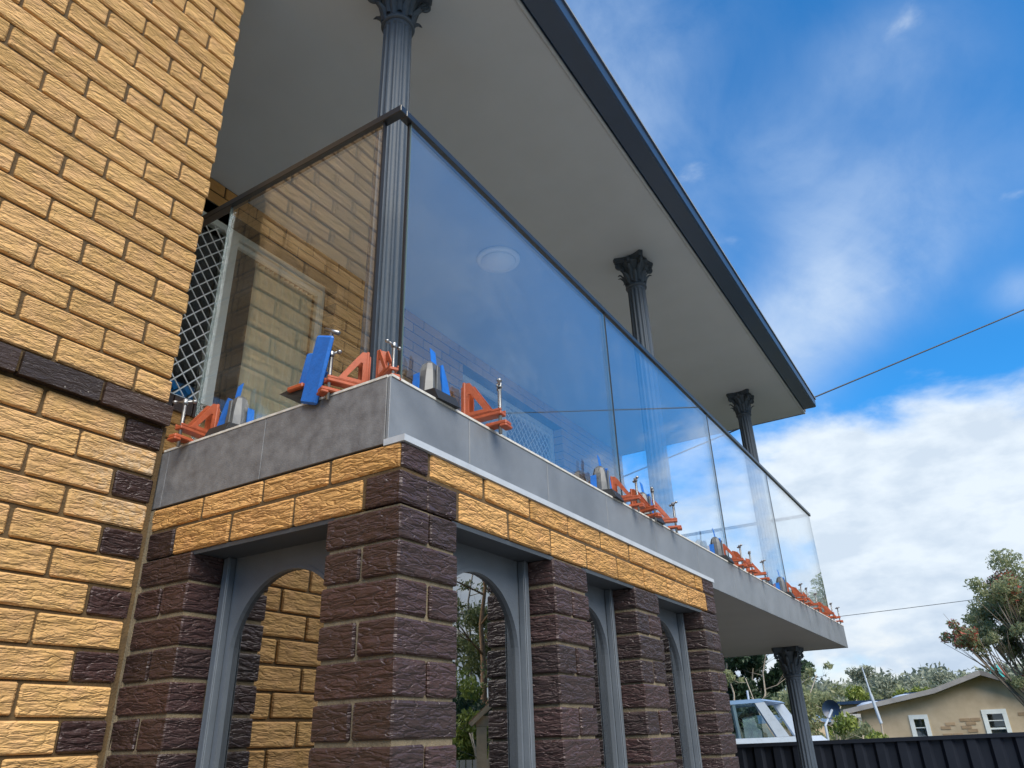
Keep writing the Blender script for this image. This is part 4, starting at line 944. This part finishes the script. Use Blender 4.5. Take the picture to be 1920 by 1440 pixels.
# teal umbrella at the roof end
um = thing('parasol', 'small teal, white and red parasol above the right end of the beige house roof', 'parasol', tuple(at(-.5, 30, -2.8)))
for i, (m_, a0, a1) in enumerate(((ROOFB, -.95, -.45), (HULL, -.45, -.30), (ROOFB, -.30, -.02), (LRED, -.02, .12))):
    lb(MB().add([tuple(at(a0, 30, zt(.047, 30))), tuple(at(a1, 30, zt(.047, 30))), tuple(at(-.42 + (a1 + .42) * .35, 30.1, zt(.0595, 30))), tuple(at(-.42 + (a0 + .42) * .35, 30.1, zt(.0595, 30)))], [(0, 1, 2, 3)]).build('canopy_panel', mat('parasol_cloth_%s' % 'abcd'[i], ((.05, .38, .36), (.7, .7, .7), (.05, .38, .36), (.5, .08, .06))[i], .8)), um)
lb(MB().tube([tuple(at(-.4, 30, -2.8)), tuple(at(-.4, 30, zt(.059, 30)))], .025, 6).build('pole', HULL), um)

# ------------------------------------------------------------------ trees
def leaves(centres, radii, n, size, flat=1., squash=1., seed=0):
    """n leaf quads spread over clumps given by centres / radii"""
    r = np.random.default_rng(seed); centres = np.array(centres); radii = np.array(radii); w = radii ** 2; w = w / w.sum()
    ci = r.choice(len(centres), n, p=w); d = r.normal(size=(n, 3)); d /= np.linalg.norm(d, axis=1)[:, None]; rad = radii[ci] * (r.random(n) ** .45)
    d[:, 2] *= squash; c = centres[ci] + d * rad[:, None]
    a = r.normal(size=(n, 3)); a[:, 2] -= flat * .6; a /= np.linalg.norm(a, axis=1)[:, None]; b = np.cross(a, r.normal(size=(n, 3))); b /= np.linalg.norm(b, axis=1)[:, None] + 1e-9
    s = size * (.6 + .8 * r.random(n))[:, None]
    v = np.empty((n, 4, 3)); v[:, 0] = c - a * s; v[:, 1] = c + b * s * .38; v[:, 2] = c + a * s; v[:, 3] = c - b * s * .38
    return v.reshape(-1, 3)
def leaf_obj(name, v, m, parent):
    n = len(v) // 4; me = bpy.data.meshes.new(name); me.vertices.add(n * 4); me.vertices.foreach_set('co', v.ravel()); me.loops.add(n * 4); me.loops.foreach_set('vertex_index', np.arange(n * 4)); me.polygons.add(n)
    me.polygons.foreach_set('loop_start', np.arange(0, n * 4, 4)); me.polygons.foreach_set('loop_total', np.full(n, 4)); me.materials.append(m); me.update(); me.validate()
    o = bpy.data.objects.new(name, me); COL.objects.link(o); o.parent = parent; return o
def tree(name, label, cat, loc, H, cr, nleaf, lsize, lm, bm_, trunks=1, base=.35, clumps=26, cl=.32, squash=.8, seed=0, spread=.55, tr=.03, lean=0, group=None, crown_shift=(0, 0)):
    rn = random.Random(seed); t = thing(name, label, cat, tuple(loc), 0, group); tk = MB(); tips = []
    for k in range(trunks):
        a = rn.uniform(0, 2 * PI); lx = lean + (math.cos(a) * .25 * H * (trunks > 1)); ly = math.sin(a) * .2 * H * (trunks > 1)
        pts = []; seg = 7; ox = rn.uniform(-.1, .1) * (trunks > 1)
        for i in range(seg + 1):
            s_ = i / seg; pts.append((ox + lx * s_ + rn.uniform(-.02, .02) * H * (i > 0), ly * s_ + rn.uniform(-.02, .02) * H * (i > 0), H * .82 * s_))
        tk.tube(pts, [tr * H * (1 - .75 * i / seg) for i in range(seg + 1)], 8)
        for j in range(9 if trunks == 1 else 5):
            s_ = base + (1 - base) * (j + rn.random()) / (9 if trunks == 1 else 5); s_ = min(s_, .97); i = int(s_ * seg); p = Vector(pts[i]).lerp(Vector(pts[min(i + 1, seg)]), s_ * seg - i)
            an = rn.uniform(0, 2 * PI); ln = cr * rn.uniform(.5, .95); e = p + Vector((math.cos(an) * ln + crown_shift[0] * s_, math.sin(an) * ln + crown_shift[1] * s_, ln * rn.uniform(.25, .8)))
            md = p.lerp(e, .5) + Vector((rn.uniform(-.1, .1), rn.uniform(-.1, .1), rn.uniform(-.12, .02))) * ln; r0 = tr * H * (1 - .75 * s_) * .55
            tk.tube([tuple(p), tuple(md), tuple(e)], [r0, r0 * .6, r0 * .2], 6); tips.append(e)
            for _ in range(3):
                e2 = md.lerp(e, rn.random()) + Vector((rn.uniform(-1, 1), rn.uniform(-1, 1), rn.uniform(-.2, .9))) * ln * .45; tk.tube([tuple(md), tuple(e2)], [r0 * .4, r0 * .12], 5); tips.append(e2)
    tk.build('trunk', bm_, t, True)
    cs = []; rs = []
    for i in range(clumps):
        e = tips[rn.randrange(len(tips))]; cs.append((e.x + rn.gauss(0, .12) * cr, e.y + rn.gauss(0, .12) * cr, e.z + rn.gauss(0, .08) * cr)); rs.append(cr * cl * rn.uniform(.5, 1.15))
    leaf_obj('crown', leaves(cs, rs, nleaf, lsize, squash=squash, seed=seed), lm, t)
    return t, cs, rs
def place(az, d, dz=0): q = at(az, d, 0); return (q.x, q.y, gz(q.x, q.y) + dz)

# flowering tree at right
ft = thing('flowering_tree', 'broad olive green tree with red blossom at the right edge behind the beige house roof', 'tree', place(3.6, 20))
b0 = Vector(ft.location); D = 20
lobes = [(-2.15, .094, .26), (-1.75, .083, .26), (-1.3, .092, .32), (-.75, .100, .34), (-.7, .080, .28), (-.1, .118, .38), (-.05, .094, .3), (.5, .134, .36), (.6, .112, .42), (.5, .082, .32), (1.1, .143, .36), (1.3, .120, .45),
         (1.4, .097, .38), (1.3, .073, .30), (2.1, .132, .5), (2.2, .108, .5), (2.2, .083, .4), (3.1, .140, .6), (3.2, .112, .6), (3.2, .085, .5), (4.3, .125, .7), (4.4, .095, .6), (1.1, .047, .24), (1.7, .040, .28), (2.2, .052, .3), (.5, .040, .2), (3.0, .050, .4), (5.3, .10, .7)]
tk = MB(); fork = Vector((0, 0, .9)); tk.tube([(0, 0, 0), (.03, .02, .5), tuple(fork)], [.17, .14, .12], 10); cs = []; rs = []
rn = random.Random(3)
for i_, (az, tn, rr) in enumerate(lobes):
    e = at(az, D + rn.uniform(-.9, .9), zt(tn, D)) - b0
    md = fork.lerp(e, .45) + Vector((rn.uniform(-.15, .15), rn.uniform(-.2, .2), -.12)); md2 = fork.lerp(e, .75) + Vector((rn.uniform(-.1, .1), rn.uniform(-.1, .1), -.1))
    tk.tube([tuple(fork), tuple(md), tuple(md2), tuple(e)], [.055, .035, .022, .008], 6)
    for _ in range(4):
        f_ = e + Vector((rn.gauss(0, .5), rn.gauss(0, .6), rn.gauss(0, .4))) * rr * 1.2; tk.tube([tuple(md2), tuple(f_)], [.014, .004], 4)
    for _ in range(5): cs.append(tuple(e + Vector((rn.gauss(0, .42), rn.gauss(0, .5), rn.gauss(0, .30))) * rr)); rs.append(rr * rn.uniform(.45, .80))
tk.build('trunk', BARKG, ft, True)
leaf_obj('crown', leaves(cs, rs, 46000, .044, squash=.8, seed=5), LOLIVE, ft)
bl = [(c, r_) for c, r_ in zip(cs[:10], rs[:10])] + [(c, r_) for c, r_ in zip(cs[50:56], rs[50:56])] + [(c, r_) for c, r_ in zip(cs[110:118], rs[110:118])]
leaf_obj('blossom', leaves([c for c, _ in bl], [r_ * 1.05 for _, r_ in bl], 1500, .04, seed=9), LRED, ft)
# dark tree behind the boat
tree('dark_tree', 'dark leafy tree with pale bare trunks behind the boat, under the balcony slab', 'tree', place(-16.4, 27), 5.3, 1.35, 26000, .08, LDARK, BARK, 5, .45, 46, .34, .8, 8, tr=.012)
tree('bare_tree', 'thin sparse tree between the dark tree and the lower column', 'tree', place(-13.4, 25), 4.2, .8, 2200, .07, LOLIVE, BARK, 3, .25, 20, .3, .8, 3, tr=.010)
tree('bush', 'bright green bush above the fence right of the lower column', 'bush', place(-10.5, 17), 2.15, .55, 5000, .045, LBUSH, BARK, 4, .3, 16, .5, .8, 14, tr=.01)
tree('bush', 'dark bush beside the satellite dish', 'bush', place(-11.6, 21), 3.0, .9, 7000, .06, LOLIVE, BARK, 4, .3, 22, .42, .8, 15, tr=.01)
tree('yellow_bush', 'yellowish bush behind the dish in front of the wooded hill', 'bush', place(-10.1, 40), 3.9, 1.0, 4000, .10, LBUSH, BARK, 4, .3, 22, .42, .8, 16, tr=.01)
# hill trees
hills = MB(); hv = []; na = 60
for j, dd in enumerate((55, 75, 100, 140, 220)):
    for i in range(na + 1):
        az = -50 + 100 * i / na; q = at(az, dd, 0); hgt = (-2.3, -1.2, .8, 2.4, -3)[j] + 0.8 * math.sin(az * .31 + j) + .5 * math.sin(az * .83) + (.5 if j in (2, 3) else 0) * (az / 10); hv.append((q.x, q.y, hgt if j < 4 else -6))
hills.add(hv, [(j * (na + 1) + i, j * (na + 1) + i + 1, (j + 1) * (na + 1) + i + 1, (j + 1) * (na + 1) + i) for j in range(4) for i in range(na)])
tag(hills.build('wooded_hill', mat('hill_floor', (.06, .07, .035), .95, var=.3, vscale=.5), smooth=True), 'low wooded hill behind the neighbour houses', kind='structure')
spots = [(-10.9, 62, 4.3), (-10.0, 70, 4.9), (-9.1, 66, 4.4), (-8.2, 78, 5.6), (-7.3, 72, 5.7), (-6.5, 80, 6.4), (-5.6, 74, 5.6), (-4.8, 82, 6.2), (-3.9, 76, 5.7), (-3.1, 84, 6.8), (-2.2, 80, 6.5), (-12.0, 60, 4.0), (-1.2, 86, 6.4), (0, 84, 6.2), (-14, 64, 4.5)]
words = ['grey green gum on the hill left of the antenna, lowest of the row', 'gum on the hill, second from the left', 'gum on the hill just left of the antenna', 'tall gum on the hill directly behind the antenna mast', 'rounded gum on the hill right of the antenna mast', 'taller gum on the hill above the left skylight dome', 'gum on the hill above the right skylight dome', 'gum on the hill above the teal roof, left half', 'gum on the hill above the teal roof, right half', 'dark crowned gum on the hill left of the gable peak', 'gum on the hill just left of the gable peak', 'gum on the hill showing beside the lower column', 'gum on the hill behind the gable peak', 'gum on the hill behind the flowering tree', 'gum on the hill hidden mostly by the lower column']
base_t = None
for i, ((az, d, h), l) in enumerate(zip(spots, words)):
    nm = 'gum_tree'
    if i < 3:
        tt_, _, _ = tree(nm, l, 'tree', place(az, d), h * .86, 2.2, 5200, .15, (LGREY, LOLIVE, LGREY)[i], BARK, 3, .3, 30, .36, .75, 30 + i, tr=.012, group='gum trees on the hill')
        if i == 0: protos = []
        protos.append((tt_, h))
    else:
        p_, h0 = protos[i % 3]; q = place(az, d); r_ = dup(p_, l, q, (0, 0, random.uniform(0, 6)), h / h0 * .88)
tree('lime_tree', 'bright yellow green tree above the teal roof', 'tree', place(-3.9, 50), 4.3, 1.1, 7000, .10, LBUSH, BARK, 4, .3, 26, .42, .8, 22, tr=.01)
# far tree line as one mass
fv = []; r_ = np.random.default_rng(4)
cs = []; rs = []
for i in range(420):
    az = r_.uniform(-60, 60) if i > 200 else r_.uniform(-20, 6); d = r_.uniform(88, 130); q = at(az, d, 0); cs.append((q.x, q.y, zt(.022 + r_.random() * .022, d))); rs.append(r_.uniform(1.2, 2.6))
leaf_obj('far_woodland', leaves(cs, rs, 60000, .34, seed=3), LGREY, None)
tag(bpy.data.objects['far_woodland'], 'distant woodland along the hill crest', kind='stuff')

# ------------------------------------------------------------------ yard on the right, seen mirrored in the first arched window
def mir(az, d, tan=None):
    """real place of something seen in the arch glass (plane x = -.084) at azimuth az, distance d"""
    q = at(az, d, 0); x = 2 * -.084 - q.x; return Vector((x, q.y, gz(x, q.y) if tan is None else zt(tan, d)))
q = mir(-34.0, 21); tree('eucalyptus', 'tall eucalyptus with peeling orange trunk, mirrored in the first front arch', 'tree', tuple(q), 8.2, 2.0, 5200, .075, LGUM, BARKD, 1, .35, 34, .30, .7, 41, tr=.016)
q = mir(-36.0, 26); tree('eucalyptus', 'thin pale eucalyptus left of the orange trunked one in the mirrored yard', 'tree', tuple(q), 8.6, 1.7, 2600, .075, LGUM, BARK, 2, .35, 26, .28, .7, 42, tr=.010)
q = mir(-32.6, 24); tree('eucalyptus', 'thin pale eucalyptus right of the orange trunked one in the mirrored yard', 'tree', tuple(q), 7.6, 1.6, 2600, .075, LGUM, BARK, 2, .35, 26, .28, .7, 43, tr=.010)
q = mir(-35.3, 15); tree('bush', 'dark green shrub left of the pergola, mirrored in the first front arch', 'bush', tuple(q), 2.6, .8, 9000, .06, LDARK, BARK, 4, .2, 30, .45, .9, 44, tr=.01)
q = mir(-34.0, 17); tree('bush', 'lime green shrub behind the pergola, mirrored in the first front arch', 'bush', tuple(q), 3.1, 1.0, 12000, .06, LBUSH, BARK, 4, .2, 34, .45, .9, 45, tr=.01)
q = mir(-32.8, 13); tree('bush', 'yellow green shrub seen through the pergola brackets', 'bush', tuple(q), 2.2, .7, 7000, .05, LBUSH, BARK, 4, .2, 24, .45, .9, 46, tr=.01)
# pergola: gabled garden arbour, local +X to the viewer's left-to-right in the mirror
pg = thing('pergola', 'beige timber pergola with gable roof and curved brackets, mirrored in the first front arch', 'pergola', tuple(mir(-33.5, 9, None)))
def pq(az, tan, dd=0): return mir(az, 9 + dd, tan)
def strip(pts, depth, n_, m_):
    a = [pq(*p) for p in pts]; nrm = Vector((.55, .83, 0)); b = [p + nrm * depth for p in a]; n = len(pts)
    return lb(MB().add([tuple(p) for p in a + b], [tuple(range(n))[::-1], tuple(range(n, 2 * n))] + [(i, (i + 1) % n, n + (i + 1) % n, n + i) for i in range(n)]).build(n_, m_), pg)
strip([(-34.72, -.16), (-34.0, -.16), (-34.0, .018), (-34.72, .018)], .12, 'post', TIMB)
strip([(-30.3, -.16), (-29.7, -.16), (-29.7, .018), (-30.3, .018)], .12, 'post', TIMB)
strip([(-34.75, .0185), (-29.6, .0185), (-29.6, .0300), (-34.75, .0300)], .14, 'beam', TIMB)
strip([(-35.25, .0215), (-35.05, .0185), (-32.1, .0620), (-32.1, .0700)], -.05, 'barge_board', TIMB)
strip([(-32.1, .0700), (-32.1, .0620), (-29.3, .0185), (-29.1, .0215)], -.05, 'barge_board', TIMB)
strip([(-35.28, .0230), (-35.25, .0215), (-32.1, .0701), (-32.1, .0718)], 1.8, 'roof', TIMD)
strip([(-32.1, .0718), (-32.1, .0701), (-29.1, .0215), (-29.07, .0230)], 1.8, 'roof', TIMD)
for s_ in (1, -1):
    mid = -32.2; arc = []
    for i in range(9): a = PI / 2 * i / 8; arc.append((mid - s_ * (1.8 - 1.15 * (1 - math.cos(a))), -.030 + .046 * math.sin(a)))
    arc2 = [(mid - s_ * (abs(mid - p[0]) - .22) if True else 0, p[1] - .005) for p in arc][::-1]
    strip(arc + arc2, .06, 'curved_bracket', TIMB)
pf = thing('paling_fence', 'pale ribbed fence at the back of the mirrored yard', 'fence', tuple(mir(-36, 12, None)))
a_ = mir(-40, 12.5); b_ = mir(-27, 12.5); ln = (b_ - a_).length; ux = (b_ - a_).normalized(); s_ = 0
while s_ < ln:
    p = a_ + ux * s_; z1 = zt(-.018, 12.5); mb = MB().add([(p.x, p.y, -2.6), (p.x + ux.x * .085, p.y + ux.y * .085, -2.6), (p.x + ux.x * .085, p.y + ux.y * .085, z1), (p.x, p.y, z1), (p.x + .02, p.y + .03, -2.6), (p.x + ux.x * .085 + .02, p.y + ux.y * .085 + .03, -2.6), (p.x + ux.x * .085 + .02, p.y + ux.y * .085 + .03, z1), (p.x + .02, p.y + .03, z1)],
        [(0, 1, 2, 3), (4, 7, 6, 5), (0, 3, 7, 4), (1, 5, 6, 2), (3, 2, 6, 7)]); lb(mb.build('paling', PALE), pf); s_ += .1
